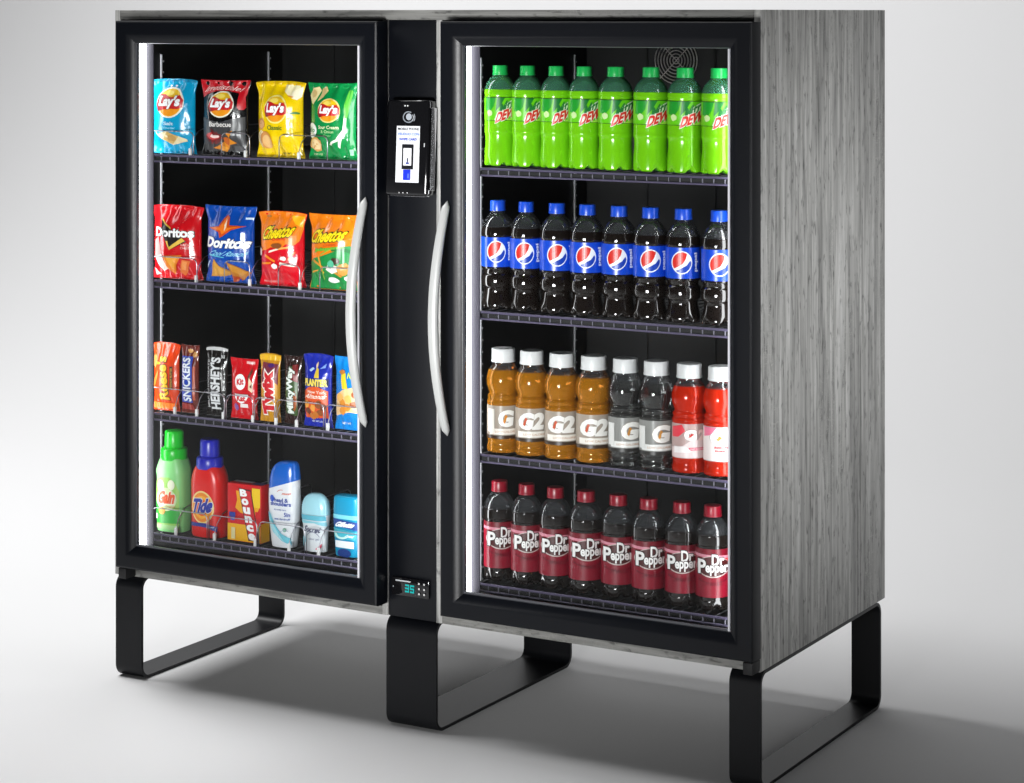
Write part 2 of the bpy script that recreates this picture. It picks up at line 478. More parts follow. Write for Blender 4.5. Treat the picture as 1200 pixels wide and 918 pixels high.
# ---- shelves
SZ = ((1.179, .895, .595, .3225), (1.177, .879, .582, .3135))   # tops of the shelves
RY = .028
def shelf(k, z):
    x0 = X0[k]; a, b = x0+.074, x0+.690
    V = []; F = []; x = a+.008
    while x < b:
        tube_into(V, F, [(x, RY+.004, z-.0035), (x, .55, z-.0035)], .0014, 4); x += .0245
    for y in (.16, .36, .55): tube_into(V, F, [(a, y, z-.0065), (b, y, z-.0065)], .0026, 5)
    sh = raw('shelf', V, F, M['deck'], cooler, True)
    bm = bmesh.new()
    bbox(bm, a, b, RY, RY+.004, z-.0045, z+.0005, .001, 1)
    bbox(bm, a-.005, b+.003, RY-.003, RY+.003, z-.0175, z-.0137, .001, 1)
    frombm('front_rail', bm, M['rail'], sh)
    bm = bmesh.new(); x = a+.010
    while x < b: bbox(bm, x, x+.0016, RY+.0005, RY+.003, z-.0136, z-.005); x += .0245
    frombm('rail_uprights', bm, M['rail2'], sh)['kind'] = 'stuff'
    box('rail_backing', a, b, RY+.0045, RY+.006, z-.0165, z-.0055, M['rubber'], sh, 0)
    return sh
SH = [[shelf(k, z) for z in SZ[k]] for k in (0, 1)]

def hoop(sh, z, xa, xb, h=.052, y=RY+.0055):
    r = .012; P = [(xa, y, z-.004), (xa, y, z+h-r)]
    P += [(xa+r-r*math.cos(R(a)), y, z+h-r+r*math.sin(R(a))) for a in (30, 60, 90)]
    P += [(xb-r+r*math.sin(R(a)), y, z+h-r+r*math.cos(R(a))) for a in (0, 30, 60, 90)]
    P += [(xb, y, z-.004)]
    V = []; F = []; tube_into(V, F, P, .0012, 6); raw('wire_guard', V, F, M['steel'], sh, True)
def divider(sh, z, x, h=.06):
    V = []; F = []; y = RY+.0075
    tube_into(V, F, [(x, y, z-.003), (x, y, z+.016), (x, y+.010, z+.036), (x, y+.030, z+h-.006), (x, y+.055, z+h), (x, .40, z+h), (x, .41, z+h-.006), (x, .415, z)], .0012, 5)
    raw('divider_wire', V, F, M['steel'], sh, True)
    bm = bmesh.new(); bbox(bm, x-.0035, x+.0035, y-.0035, y+.0025, z-.001, z+.016, .0012, 1)
    frombm('divider_clip', bm, M['white'], sh)
for s, hs, ds in (
    (0, ((.075, .197), (.275, .352), (.432, .56)), (.187, .340, .4835)),
    (1, ((.078, .206), (.283, .352), (.430, .487), (.54, .66)), (.2035, .3515, .4865)),
    (2, ((.072, .283), (.288, .361), (.366, .420), (.424, .55), (.555, .665)), (.143, .205, .279, .360, .4225, .4775, .560)),
    (3, ((.080, .235), (.24, .372), (.377, .50), (.505, .66)), (.146, .2545, .3665, .4575, .536))):
    for a, b in hs: hoop(SH[0][s], SZ[0][s], a, b, .053 if s < 2 else .056)
    for x in ds: divider(SH[0][s], SZ[0][s], x)

# ---- controller display on the centre panel
cp = [o for o in cooler.children if o.name.startswith('centre_panel')][0]
ctl = box('display', .748, .842, -.004, .0035, .272, .311, M['gblack'], cooler, .003)
P = Print(lambda x, z, l: (.748+.094*(x+.5), -.004-l, .272+.039*z), 2, 2, .0003)
SEG = {'3': 'abgcd', '5': 'afgcd'}
def seg7(ch, x0, wd, z0, ht):
    t = .02; tz = .09
    S = {'a': (x0, x0+wd, z0+ht-tz, z0+ht), 'd': (x0, x0+wd, z0, z0+tz), 'g': (x0, x0+wd, z0+ht/2-tz/2, z0+ht/2+tz/2),
         'f': (x0, x0+t, z0+ht/2, z0+ht), 'b': (x0+wd-t, x0+wd, z0+ht/2, z0+ht), 'e': (x0, x0+t, z0, z0+ht/2), 'c': (x0+wd-t, x0+wd, z0, z0+ht/2)}
    for c in SEG[ch]: P.rect(*S[c], M['cyan'])
seg7('3', -.12, .105, .24, .42); seg7('5', .02, .105, .24, .42)
P.rect(-.36, .04, .80, .87, '#c9ccd0')
for cx in (.26, .40):
    for cz in (.25, .52, .80): P.rect(cx-.02, cx+.02, cz-.05, cz+.05, '#d8d8d8')
P.ell(-.41, .5, .016, .04, '#9aa0a5')
P.build('display_print', ctl)

# ---- payment terminal, tilted a little upwards
bm = bmesh.new(); bbox(bm, -.052, .052, -.016, .014, 0, .200, .006, 3)
term = frombm('payment_terminal', bm, M['gblack'], cooler, angle=45)
term.location = (.8085, -.026, 1.117); term.rotation_euler = (R(-4), R(-.6), 0)
box('bracket', -.03, .03, .0142, .028, .04, .15, M['rubber'], term, .002)
bm = bmesh.new()
bbox(bm, .0535, .0552, -.010, .010, .012, .184, .0006, 1); bbox(bm, -.045, .046, -.010, .010, .1955, .1972, .0006, 1)
bbox(bm, -.040, .044, -.012, .008, -.0015, .001, .0006, 1)
frombm('chrome_trim', bm, mat('chrome', (.75, .75, .78), .15, metal=1), term)
P = Print(lambda x, z, l: (.108*x, -.016-l, .196*z), 2, 2, .0004)
P.rect(-.24, .29, .14, .74, '#eef0f4')
scr = P.build('screen_label', term)
P = Print(lambda x, z, l: (.108*x, -.0166-l, .196*z), 2, 2, .0004)
P.text('MOBILE PHONE', -.21, .27, .695, .722, '#1c1c22', .02)
P.text('VEUDUO CON', -.21, .27, .64, .668, '#2f6fd0', .02)
P.text('SWIPE CARD', -.17, .23, .585, .612, '#2a49c8', .03)
P.rect(-.10, .16, .28, .545, '#15161c'); P.rect(-.065, .12, .32, .505, '#f2f2f5')
P.ell(.035, .375, .012, .018, '#2a3050'); P.rect(.0, .07, .335, .352, '#44509a'); P.rect(.022, .048, .352, .40, '#2a3050')
P.rect(-.055, .105, .165, .275, '#1f35d6'); P.rect(.045, .085, .185, .235, '#5d74f0')
P.build('screen_print', term)
P = Print(lambda x, z, l: (.108*x, -.016-l, .196*z), 2, 2, .0004)
P.arc(.02, .835, .13, .062, .18, 60, 330, '#8f959c'); P.ell(.03, .838, .065, .036, '#aeb4bc')
P.arc(.05, .83, .09, .05, .14, -40, 40, '#d3d7dc'); P.arc(.05, .83, .125, .07, .10, -35, 35, '#b5bac0')
for x in (-.06, .0): P.ell(x, .955, .018, .008, '#e6e6e6')
for x in (-.14, -.05, .05): P.ell(x, .03, .014, .006, '#d0d0d0')
P.rect(.40, .42, .52, .56, '#cfd0d2')
P.build('contactless_mark', term)

# ================================================================== PRODUCTS: pouches
def sm(a, b, x):
    t = min(1, max(0, (x-a)/(b-a))); return t*t*(3-2*t)
class Pouch:
    def __init__(s, w, h, T, pinch=.06, seal=.05, wr=.0012, seed=0, bot=None):
        s.w, s.h, s.T, s.pinch, s.seal, s.wr, s.seed = w, h, T, pinch, seal, wr, seed
        s.bot = pinch*.5 if bot is None else bot
    def hw(s, v):
        body = sm(0, .16, v)*(1-sm(.80, .985, v))
        low = 1-sm(0, .14, v)
        return s.w/2*(1-s.pinch*2*body-s.bot*low + .006*noise.noise(Vector((s.seed*3.1, v*6, 1))))
    def pt(s, x, v, lift, side=-1):
        """x in half-width units (-1..1)"""
        x = max(-1, min(1, x)); hw = s.hw(v)
        infl = sm(s.seal*.7, .30, v)*(1-sm(.66, 1-s.seal*.8, v)) if True else 1
        infl = infl**.8
        t = s.T*infl*max(0, 1-abs(x)**2.3)**.75
        X = x*hw; Z = v*s.h
        ends = (1-sm(.0, .34, v))+sm(.66, 1, v)
        nz = noise.noise(Vector((x*3.2+s.seed*7, v*2.0, s.seed+side)))*.5 + noise.noise(Vector((x*7+s.seed*5, v*4.5, s.seed*2+side)))*.35
        cre = math.sin(x*13+s.seed+2*noise.noise(Vector((x*2, v*3, s.seed))))
        fade = max(0, 1-x**8)
        inseal = sm(.0, s.seal, v)*(1-sm(1-s.seal, 1, v))
        t += fade*(s.wr*nz*1.6 + s.wr*1.3*cre*ends*inseal) + .0008
        Z += -.004*abs(x)**3*sm(.9, 1, v)*(1 if s.seed % 2 else -.4)
        return Vector((X, side*(t+lift) , Z))
    def f(s, x, z, lift):
        hw = s.hw(z); return s.pt(x*s.w/hw, z, lift)
    def mesh(s, name, mats, zone=None, nu=48, nv=64):
        V = []; F = []; I = []
        for side in (-1, 1):
            for j in range(nv+1):
                v = j/nv
                for i in range(nu+1):
                    x = math.sin((i/nu-.5)*math.pi)
                    x = .55*x+.45*(2*i/nu-1)
                    V.append(s.pt(x, v, 0, side))
        k = nu+1; B = k*(nv+1)
        for j in range(nv):
            for i in range(nu):
                a = j*k+i
                F.append((a, a+1, a+k+1, a+k)); F.append((B+a+1, B+a, B+a+k, B+a+k+1))
        for j in range(nv):
            for i in (0, nu):
                a = j*k+i; q = (a, a+k, B+a+k, B+a); F.append(q if i == 0 else q[::-1])
        for i in range(nu):
            a = nv*k+i; F.append((a, a+1, B+a+1, B+a)); F.append((i+1, i, B+i, B+i+1))
        return raw(name, V, F, mats, None, True)
def film(name, c, rough=.2):
    m, t, b = bsdf(name); b.inputs['Base Color'].default_value = rgb(c); b.inputs['Roughness'].default_value = rough
    b.inputs['Coat Weight'].default_value = .25; b.inputs['Coat Roughness'].default_value = .15
    tc = t.nodes.new('ShaderNodeTexCoord'); n = t.nodes.new('ShaderNodeTexNoise'); n.inputs['Scale'].default_value = 45; n.inputs['Detail'].default_value = 3
    bp = t.nodes.new('ShaderNodeBump'); bp.inputs['Strength'].default_value = .42; bp.inputs['Distance'].default_value = .004
    t.links.new(tc.outputs['Object'], n.inputs['Vector']); t.links.new(n.outputs['Fac'], bp.inputs['Height']); t.links.new(bp.outputs['Normal'], b.inputs['Normal'])
    return m
def place(o, x, y, z, rz=0, rx=0):
    o.location = (x, y, z); o.rotation_euler = (R(rx), 0, R(rz))

def crimp(pch, name, col, bag, v0, v1):
    P = Print(pch.f, .05, .02, .0006); n = 5
    for i in range(n):
        z = v0+(v1-v0)*(i+.25)/n; P.rect(-.485, .485, z, z+(v1-v0)/n*.45, col)
    P.build(name, bag)
def sun_logo(P, cx, cz, rx, rz, rim='#f6f3e4'):
    P.ell(cx, cz, rx, rz, rim); P.ell(cx, cz, rx*.90, rz*.90, '#f7c60e')
    P.poly([(cx+rx*.88*math.cos(R(a)), cz+rz*.88*math.sin(R(a))) for a in range(-150, 1, 15)]+[(cx+rx*.3, cz-rz*.35), (cx-rx*.3, cz-rz*.42)], '#f39a12')
    P.ell(cx-rx*.1, cz+rz*.62, rx*.35, rz*.17, '#ffe36a')
    top = [(cx-rx*.93, cz+rz*.12), (cx-rx*.7, cz+rz*.56), (cx-rx*.35, cz+rz*.52), (cx, cz+rz*.36), (cx+rx*.4, cz+rz*.36), (cx+rx*.72, cz+rz*.5), (cx+rx*.96, cz+rz*.18)]
    bot = [(cx+rx*.94, cz-rz*.3), (cx+rx*.6, cz-rz*.42), (cx+rx*.1, cz-rz*.40), (cx-rx*.4, cz-rz*.46), (cx-rx*.86, cz-rz*.58), (cx-rx*.98, cz-rz*.2)]
    P.poly(top+bot, '#c8161d')
    P.poly([(cx-rx*.95, cz-rz*.2), (cx-rx*.86, cz-rz*.58), (cx-rx*.55, cz-rz*.5), (cx-rx*.72, cz-rz*.2)], '#8e0f16')
    P.text("Lay's", cx-rx*.74, cx+rx*.80, cz-rz*.42, cz+rz*.46, '#ffffff', .05, shear=.10, outline=('#8e0f16', .035))
def chip(P, cx, cz, rx, rz, c1, c2, seed, n=12, j=.16):
    P.blob(cx, cz, rx, rz, c1, seed, n, j); P.blob(cx+rx*.08, cz-rz*.04, rx*.75, rz*.72, c2, seed+3, n, j)
    rd = random.Random(seed)
    for _ in range(4): P.blob(cx+rx*rd.uniform(-.45, .45), cz+rz*rd.uniform(-.45, .45), rx*.13, rz*.12, c1, rd.random(), 6)

BAGY = .066
G1 = 'chip bags on the top snack shelf'; G2 = 'chip bags on the second snack shelf'
# -- blue bag
def bag(name, label, cat, group, x0, x1, z, h, T, color, seed, pinch=.055, zs=0, wr=.0023, seal=.05, bot=None, rough=.2, y=BAGY, rx=0):
    p = Pouch(x1-x0, h, T, pinch, seal, wr, seed, bot)
    o = p.mesh(name, [film('film_'+color.lstrip('#')+str(seed), color, rough)]); tag(o, label, cat, group)
    place(o, (x0+x1)/2, y, z+.0008, 0, rx); return p, o
z = SZ[0][0]
p, o = bag('chip_bag', 'sky blue chip bag with one folded chip, leftmost on the top snack shelf', 'chip bag', G1, .052, .184, z, .170, .025, '#08a0cf', 1)
crimp(p, 'crimped_seal', '#1486b4', o, .955, .99)
P = Print(p.f); sun_logo(P, .02, .685, .285, .205); P.ell(-.01, .905, .022, .012, '#f2f6f8'); P.ell(.09, .905, .022, .012, '#f2f6f8'); P.build('logo', o)
P = Print(p.f); P.text('Salt', -.08, .12, .385, .43, '#d7f2fb', .02); P.text('Vinegar', -.11, .16, .325, .365, '#9fe3f5', .02); P.build('lettering', o)
P = Print(p.f); P.poly([(-.31, .31), (-.22, .26), (-.02, .31), (.20, .22), (.34, .17), (.33, .20), (.20, .245), (.05, .12), (-.12, .18), (-.27, .26)], '#efe1b4'); P.poly([(-.13, .19), (.0, .30), (.20, .235), (.05, .13)], '#d9b56a'); P.blob(.05, .21, .09, .04, '#c59a55', 5); P.blob(-.03, .24, .04, .02, '#f1e0b0', 8); P.build('picture', o)
# -- black bag with red top
p, o = bag('chip_bag', 'black chip bag with red top band and barbecue bowl, on the top snack shelf', 'chip bag', G1, .194, .333, z, .169, .024, '#0b0a0b', 2)
P = Print(p.f); P.poly([(-.497, .993), (.497, .993), (.44, .82), (.40, .73), (.33, .76), (.30, .83), (.15, .855), (0, .86), (-.15, .85), (-.28, .82), (-.42, .765)], '#c5101f'); P.poly([(.31, .83), (.31, .64), (.34, .61), (.40, .61), (.43, .64), (.42, .82), (.36, .82)], '#c5101f')
P.text('Irresistible!', -.36, .36, .84, .905, '#f4d9d4', .01, arch=.5, shear=.1); P.build('top_band', o)
P = Print(p.f); sun_logo(P, .01, .68, .25, .175); P.build('logo', o)
P = Print(p.f); P.poly([(-.41, .05), (.41, .05), (.42, .40), (.42, .52), (.25, .50), (.0, .44), (-.25, .48), (-.41, .50)], '#3d3d3f'); P.text('Barbecue', -.21, .22, .385, .45, '#f2eeea', .015); P.rect(.22, .38, .05, .13, '#5a5a5c'); P.arc(.29, .52, .08, .05, .2, 10, 170, '#7a7a7c'); P.build('lettering', o)
P = Print(p.f); P.blob(-.14, .235, .19, .085, '#7c0f12', 2); P.blob(-.14, .26, .16, .045, '#c9383a', 4); P.blob(-.1, .26, .09, .028, '#f3d8d0', 6); P.poly([(-.18, .36), (-.1, .31), (.1, .27), (-.14, .27)], '#6e1414'); P.poly([(-.2, .10), (.0, .16), (.18, .24), (.24, .34), (.12, .30), (.2, .22), (.28, .17), (.14, .14), (.05, .05), (-.16, .085)], '#e08a1e'); P.blob(.12, .2, .06, .05, '#c25e10', 11); P.blob(.0, .1, .09, .03, '#f2a63a', 12); P.build('picture', o)
# -- yellow bag
p, o = bag('chip_bag', 'yellow chip bag with peeled potatoes, on the top snack shelf', 'chip bag', G1, .347, .481, z, .169, .026, '#f5cf06', 3)
crimp(p, 'crimped_seal', '#d9b30a', o, .955, .99)
P = Print(p.f); sun_logo(P, .02, .635, .225, .185, '#f8e98a'); P.build('logo', o)
P = Print(p.f); P.text('Classic', -.14, .15, .365, .425, '#3d6b22', .025); P.poly([(.27, .575), (.31, .60), (.37, .605), (.42, .59), (.42, .572)], '#3c7a2b'); P.text('NET WT 1 OZ', .05, .37, .045, .07, '#3a2a08', .02); P.build('lettering', o)
P = Print(p.f); chip(P, -.30, .44, .10, .075, '#c8803c', '#e0a765', 3, 14, .06); P.ell(-.20, .23, .145, .115, '#d9924a'); P.ell(-.16, .21, .10, .09, '#f0bf7c'); P.arc(-.22, .24, .12, .11, .2, 100, 230, '#fbe9c4'); P.arc(-.22, .24, .16, .13, .12, 110, 240, '#fff3d8'); P.build('picture', o)
P = Print(p.f); P.poly([(.10, .955), (.42, .95), (.40, .80), (.34, .77), (.24, .80), (.14, .87)], '#f7ecbc'); P.poly([(.28, .86), (.47, .94), (.44, .80), (.38, .755), (.29, .78)], '#fdf4d4'); P.poly([(.2, .82), (.32, .80), (.30, .785), (.24, .795)], '#e5962c'); P.build('potato_slices', o)
# -- green bag
p, o = bag('chip_bag', 'green chip bag with spring onions, rightmost on the top snack shelf', 'chip bag', G1, .488, .620, z, .166, .025, '#0c8a44', 4)
P = Print(p.f); sun_logo(P, .02, .645, .215, .16, '#f4df8e'); P.build('logo', o)
P = Print(p.f); P.poly([(-.45, .83), (-.38, .93), (-.27, .95), (-.22, .90), (-.26, .80), (-.33, .72), (-.38, .74)], '#ead9a0'); P.poly([(-.21, .93), (-.10, .955), (-.06, .90), (-.12, .82), (-.24, .76), (-.20, .86)], '#e3c98a'); P.blob(-.34, .86, .07, .05, '#d2b373', 4); P.ell(-.34, .38, .12, .10, '#f1f5ee'); P.text('dip', -.42, -.26, .34, .42, '#2f7f3c', .02)
chip(P, -.28, .20, .16, .095, '#cf9a55', '#ecd09a', 21); P.build('picture', o)
P = Print(p.f); P.text('Sour Cream', -.18, .21, .405, .45, '#e8f0c0', .02); P.text('& Onion', -.12, .13, .35, .39, '#b9dfa0', .02); P.text('Flavor', -.06, .09, .305, .335, '#8fd08a', .01); P.rect(.36, .42, .06, .14, '#8fcfa2'); P.text('NET WT 1 OZ', -.38, -.2, .05, .075, '#d8e9b0', .01); P.build('lettering', o)
P = Print(p.f); P.poly([(.02, .20), (.06, .235), (.16, .27), (.28, .40), (.31, .62), (.345, .62), (.33, .42), (.25, .25), (.20, .15), (.17, .17), (.20, .25), (.10, .22), (.05, .185)], '#eef3e2'); P.poly([(.31, .55), (.30, .72), (.34, .90), (.37, .92), (.355, .74), (.385, .92), (.415, .9), (.375, .66), (.35, .55)], '#59b83c'); P.build('spring_onion', o)

z = SZ[0][1]
# -- red tortilla bag
p, o = bag('chip_bag', 'red tortilla chip bag with black triangle, leftmost on the second snack shelf', 'chip bag', G2, .054, .202, z, .168, .026, '#d0121c', 5, wr=.0022)
P = Print(p.f); P.poly([(-.25, .83), (.27, .52), (-.03, .40)], '#15100f'); P.poly([(-.25, .83), (-.21, .80), (-.05, .455), (-.03, .40), (-.085, .455)], '#15100f'); P.poly([(-.24, .825), (.0, .70), (.0, .68), (-.21, .785)], '#c9a13c'); P.poly([(-.06, .52), (-.03, .44), (.2, .57), (.25, .53), (-.03, .40), (-.10, .52)], '#e8c04c'); P.build('triangle_logo', o)
P = Print(p.f); P.text('Doritos', -.33, .38, .575, .70, '#ffffff', .04, outline=('#1a1010', .045)); P.text('NACHO', .18, .36, .46, .495, '#f0b8b0', .015); P.text('CHEESE', .17, .38, .42, .45, '#f0c0b8', .015); P.build('lettering', o)
P = Print(p.f); P.poly([(-.36, .52), (-.26, .58), (-.2, .36), (-.12, .16), (-.22, .12), (-.36, .30)], '#e9938f'); P.poly([(-.34, .30), (-.18, .34), (-.10, .14), (-.24, .10)], '#f3d6cf'); P.poly([(-.14, .32), (.20, .34), (-.04, .06), (-.12, .16)], '#ee8417'); P.poly([(-.09, .30), (.14, .32), (-.03, .12)], '#f6ab3c'); P.poly([(.10, .10), (.20, .28), (.33, .26), (.24, .12), (.16, .05)], '#e6702a'); P.poly([(.14, .14), (.21, .26), (.28, .25), (.2, .13)], '#f29a55'); P.poly([(-.42, .14), (-.28, .06), (-.4, .04)], '#f0c9c4'); P.build('picture', o)
# -- blue tortilla bag
p, o = bag('chip_bag', 'blue tortilla chip bag with orange star shape, on the second snack shelf', 'chip bag', G2, .206, .349, z, .171, .025, '#0b48a8', 6)
P = Print(p.f); P.poly([(-.36, .715), (-.12, .745), (-.06, .86), (-.02, .89), (.04, .86), (.07, .76), (.36, .755), (.12, .70), (-.02, .62), (-.09, .59), (-.11, .67)], '#c94a10'); P.poly([(-.30, .717), (-.1, .73), (-.02, .87), (.02, .80), (.04, .73), (.28, .747), (.10, .715), (-.04, .64), (-.07, .69)], '#f07a1c'); P.poly([(.0, .84), (.03, .74), (.0, .68), (-.02, .76)], '#fbe3c8'); P.build('star_mark', o)
P = Print(p.f); P.text('Doritos', -.40, .43, .46, .60, '#ffffff', .045, shear=.08, outline=('#0a1f52', .04)); P.text('Cool Ranch', -.30, .38, .36, .425, '#8fd4ee', .015, shear=.2); P.poly([(-.34, .355), (.0, .335), (.0, .345), (-.3, .37)], '#5bc0d8'); P.rect(.33, .46, .84, .865, '#cfe0f4'); P.build('lettering', o)
P = Print(p.f); P.poly([(-.36, .07), (-.22, .315), (-.12, .22), (.14, .13), (-.1, .08)], '#c98a26'); P.poly([(-.30, .09), (-.21, .28), (-.1, .19), (.05, .13)], '#dea13a'); P.poly([(.03, .29), (.20, .235), (.42, .15), (.28, .05), (.06, .01), (.07, .14)], '#b5701c'); P.poly([(.06, .27), (.2, .22), (.37, .15), (.24, .10), (.10, .16)], '#cc8b2e'); P.poly([(.06, .10), (.2, .08), (.24, .04), (.08, .01)], '#a83a14'); P.poly([(-.40, .18), (-.30, .28), (-.30, .30), (-.41, .22)], '#d8ecf8'); P.build('picture', o)
def puff_logo(P, x0, x1, z0, z1, sl):
    P.text('Cheetos', x0, x1, z0, z1, '#f8da1a', .035, shear=.18, slope=sl, outline=('#14110c', .055))
# -- orange over red bag
p, o = bag('chip_bag', 'orange and red cheese puff bag, on the second snack shelf', 'chip bag', G2, .355, .484, z, .166, .026, '#d60f22', 7, wr=.0016)
P = Print(p.f); P.poly([(-.5, .996), (.5, .996), (.46, .84), (.40, .62), (.32, .56), (.20, .58), (.05, .50), (-.10, .53), (-.25, .48), (-.40, .52), (-.44, .82)], '#ee7d12'); P.poly([(.2, .95), (.47, .95), (.43, .8), (.30, .84)], '#f6b21c'); P.build('orange_field', o)
P = Print(p.f, lift=.0016); puff_logo(P, -.30, .32, .65, .82, .35); P.text('Crunchy', -.08, .20, .615, .66, '#d6321a', .03, slope=.4); P.rect(-.32, -.20, .915, .94, '#b97426'); P.build('logo', o)
P = Print(p.f, lift=.0016); 
for i, (a, b, c, d) in enumerate(((-.38, .46, -.24, .49), (-.16, .45, .05, .50), (.06, .50, .28, .53), (-.25, .40, -.02, .33), (.05, .34, .10, .44), (.22, .36, .34, .46), (-.34, .29, -.1, .31), (.08, .31, .33, .28))):
    P.poly([(a, b), (c, d), (c+.015, d+.025), (a+.01, b+.03)], ('#f08a1c', '#f4e6d4', '#f3a34a')[i % 3])
P.blob(-.02, .28, .07, .035, '#f5efe6', 4); P.blob(.15, .39, .06, .03, '#f2ece4', 9); P.blob(-.38, .46, .05, .05, '#f0d6cc', 3); P.blob(.02, .55, .10, .035, '#8a4a1c', 5); P.text('REAL CHEESE', -.36, -.06, .05, .075, '#f5b0a8', .01); P.build('picture', o)
# -- orange over green bag
p, o = bag('chip_bag', 'orange and green cheese puff bag, rightmost on the second snack shelf', 'chip bag', G2, .490, .622, z, .164, .026, '#e97c14', 8, wr=.0016)
P = Print(p.f); P.poly([(-.47, .01), (.47, .01), (.44, .3), (.42, .60), (.30, .60), (.10, .52), (-.15, .45), (-.32, .42), (-.41, .36), (-.42, .2)], '#16873f'); P.arc(.2, .42, .3, .16, .25, 20, 120, '#0f6a30'); P.build('green_field', o)
P = Print(p.f, lift=.0016); puff_logo(P, -.36, .32, .645, .82, .3); P.text('Jalapeno', -.28, .30, .53, .585, '#6fae2c', .05, slope=1.2, outline=('#2d7a2a', .05)); P.text('CHEDDAR', -.08, .3, .60, .63, '#c8420f', .03, slope=1.2); P.build('logo', o)
P = Print(p.f, lift=.0016)
for i, (a, b, c, d) in enumerate(((-.32, .38, -.10, .30), (-.2, .44, -.10, .22), (-.10, .28, -.14, .13), (.02, .30, .22, .18), (-.36, .22, -.20, .26), (-.15, .46, .06, .55))):
    P.poly([(a, b), (c, d), (c+.03, d+.02), (a+.025, b+.03)], ('#c8862a', '#e39a2f', '#7fae3a')[i % 3])
P.blob(.06, .14, .10, .04, '#f3f1ec', 6); P.blob(.10, .30, .11, .06, '#e8e2d4', 15); P.blob(.28, .30, .10, .08, '#c98f3e', 17); P.blob(.36, .17, .08, .04, '#f3f1ec', 18); P.blob(.14, .40, .08, .05, '#3d2a1c', 23); P.blob(.08, .36, .06, .05, '#4fb08a', 24); P.build('picture', o)

# ---- candy bars on the third shelf
z = SZ[0][2]; G3 = 'candy wrappers on the third snack shelf'
def bar(name, label, x0, x1, h, T, col, seed, cat='candy bar', **k): return bag(name, label, cat, G3, x0, x1, z, h, T, col, seed, k.pop('pinch', .05), wr=.0008, seal=.07, y=.060, **k)
p, o = bar('candy_bar', 'bright orange candy wrapper with slanted yellow lettering, leftmost on the third shelf', .062, .140, .155, .012, '#e4420c', 11)
P = Print(p.f); P.text("Reese's", -.22, .14, .17, .80, '#f6bc1c', .035, rot=90, slope=.30, outline=('#3a1a08', .045)); P.rect(.21, .30, .32, .66, '#1d1208'); P.text('PEANUT BUTTER', .225, .285, .34, .64, '#d8a23c', .02, rot=90); P.build('lettering', o)
P = Print(p.f); P.blob(-.32, .78, .12, .10, '#8a4a1c', 3); P.blob(-.36, .72, .10, .09, '#d68a45', 5); P.poly([(-.44, .30), (-.30, .40), (-.22, .52), (-.2, .60), (-.30, .52), (-.42, .44)], '#f2782a'); P.rect(-.44, .40, .03, .12, '#f57a1a'); P.build('picture', o)
p, o = bar('candy_bar', 'narrow brown candy wrapper with blue and white upright lettering', .143, .194, .153, .011, '#6b2418', 12)
P = Print(p.f); P.poly([(-.40, .16), (.22, .16), (.22, .84), (-.40, .84)], '#1f46b8'); P.text('SNICKERS', -.30, .16, .18, .82, '#e9eef6', .03, rot=90, slope=.15, outline=('#17348c', .05)); P.build('lettering', o)
P = Print(p.f); P.blob(.05, .92, .16, .03, '#d59a4a', 4); P.blob(.3, .87, .12, .04, '#c58a3c', 6); P.rect(.26, .36, .2, .7, '#b5482a'); P.poly([(-.4, .06), (.3, .05), (.2, .13), (-.4, .15)], '#a83a34'); P.build('picture', o)
p, o = bar('candy_bar', 'black candy wrapper with silver top and big white upright lettering', .214, .275, .157, .010, '#14100e', 13)
P = Print(p.f); P.rect(-.49, .49, .935, .985, '#c9c9c9'); P.build('silver_seal', o)
P = Print(p.f); P.text("HERSHEY'S", -.22, .22, .10, .84, '#dfe0e2', .04, rot=90); P.text('MILK CHOCOLATE', -.38, -.28, .12, .8, '#b9babc', .02, rot=90); P.text('BAR', .22, .38, .83, .88, '#c9cacb', .02); P.rect(.28, .32, .35, .6, '#5a5654'); P.build('lettering', o)
p, o = bar('candy_bar', 'short red candy wrapper with white oval mark, on the third shelf', .281, .358, .134, .011, '#d0111d', 14)
P = Print(p.f); P.ell(-.02, .42, .24, .15, '#ffffff', 20, 180, 360); P.text('Kat', -.17, .14, .30, .40, '#d0111d', .05); P.ell(-.05, .62, .19, .13, '#ffffff'); P.text('Kit', -.17, .08, .57, .68, '#d0111d', .05, slope=.2); P.poly([(-.05, .20), (.22, .20), (.22, .26), (-.02, .27)], '#f5e9e6'); P.build('logo', o)
P = Print(p.f); P.poly([(.20, .62), (.34, .80), (.30, .86), (.20, .72)], '#5a2a16'); P.poly([(.22, .50), (.34, .45), (.36, .60), (.24, .70)], '#e5cba8'); P.poly([(.26, .55), (.33, .52), (.33, .6)], '#5a2a16'); P.blob(-.2, .20, .08, .06, '#8c5aa0', 4); P.rect(.1, .4, .92, .96, '#f0b8b4'); P.build('picture', o)
p, o = bar('candy_bar', 'gold topped candy wrapper with red upright lettering, on the third shelf', .362, .419, .151, .011, '#c98f22', 15)
P = Print(p.f); P.rect(-.49, .49, .90, .985, '#e5b21e'); P.poly([(-.34, .58), (.40, .50), (.42, .85), (-.30, .87)], '#7a2a3a'); P.poly([(.22, .2), (.40, .2), (.40, .55), (.25, .6)], '#d99a30'); P.blob(.1, .83, .16, .03, '#4a2068', 7); P.build('wrapper_bands', o)
P = Print(p.f, lift=.0018); P.text('Twix', -.28, .27, .11, .76, '#d01622', .07, rot=90, slope=.1, outline=('#fbf3ea', .06)); P.build('lettering', o)
p, o = bar('candy_bar', 'thin dark brown candy wrapper with green and white upright lettering', .428, .476, .150, .010, '#2a1410', 16)
P = Print(p.f); P.poly([(-.3, .16), (.32, .12), (.34, .55), (.3, .86), (-.15, .84), (-.32, .5)], '#3f5a2c'); P.poly([(.0, .66), (.34, .62), (.32, .88), (.02, .87)], '#7c1a1c'); P.blob(.2, .35, .12, .14, '#a5521c', 4); P.build('wrapper_bands', o)
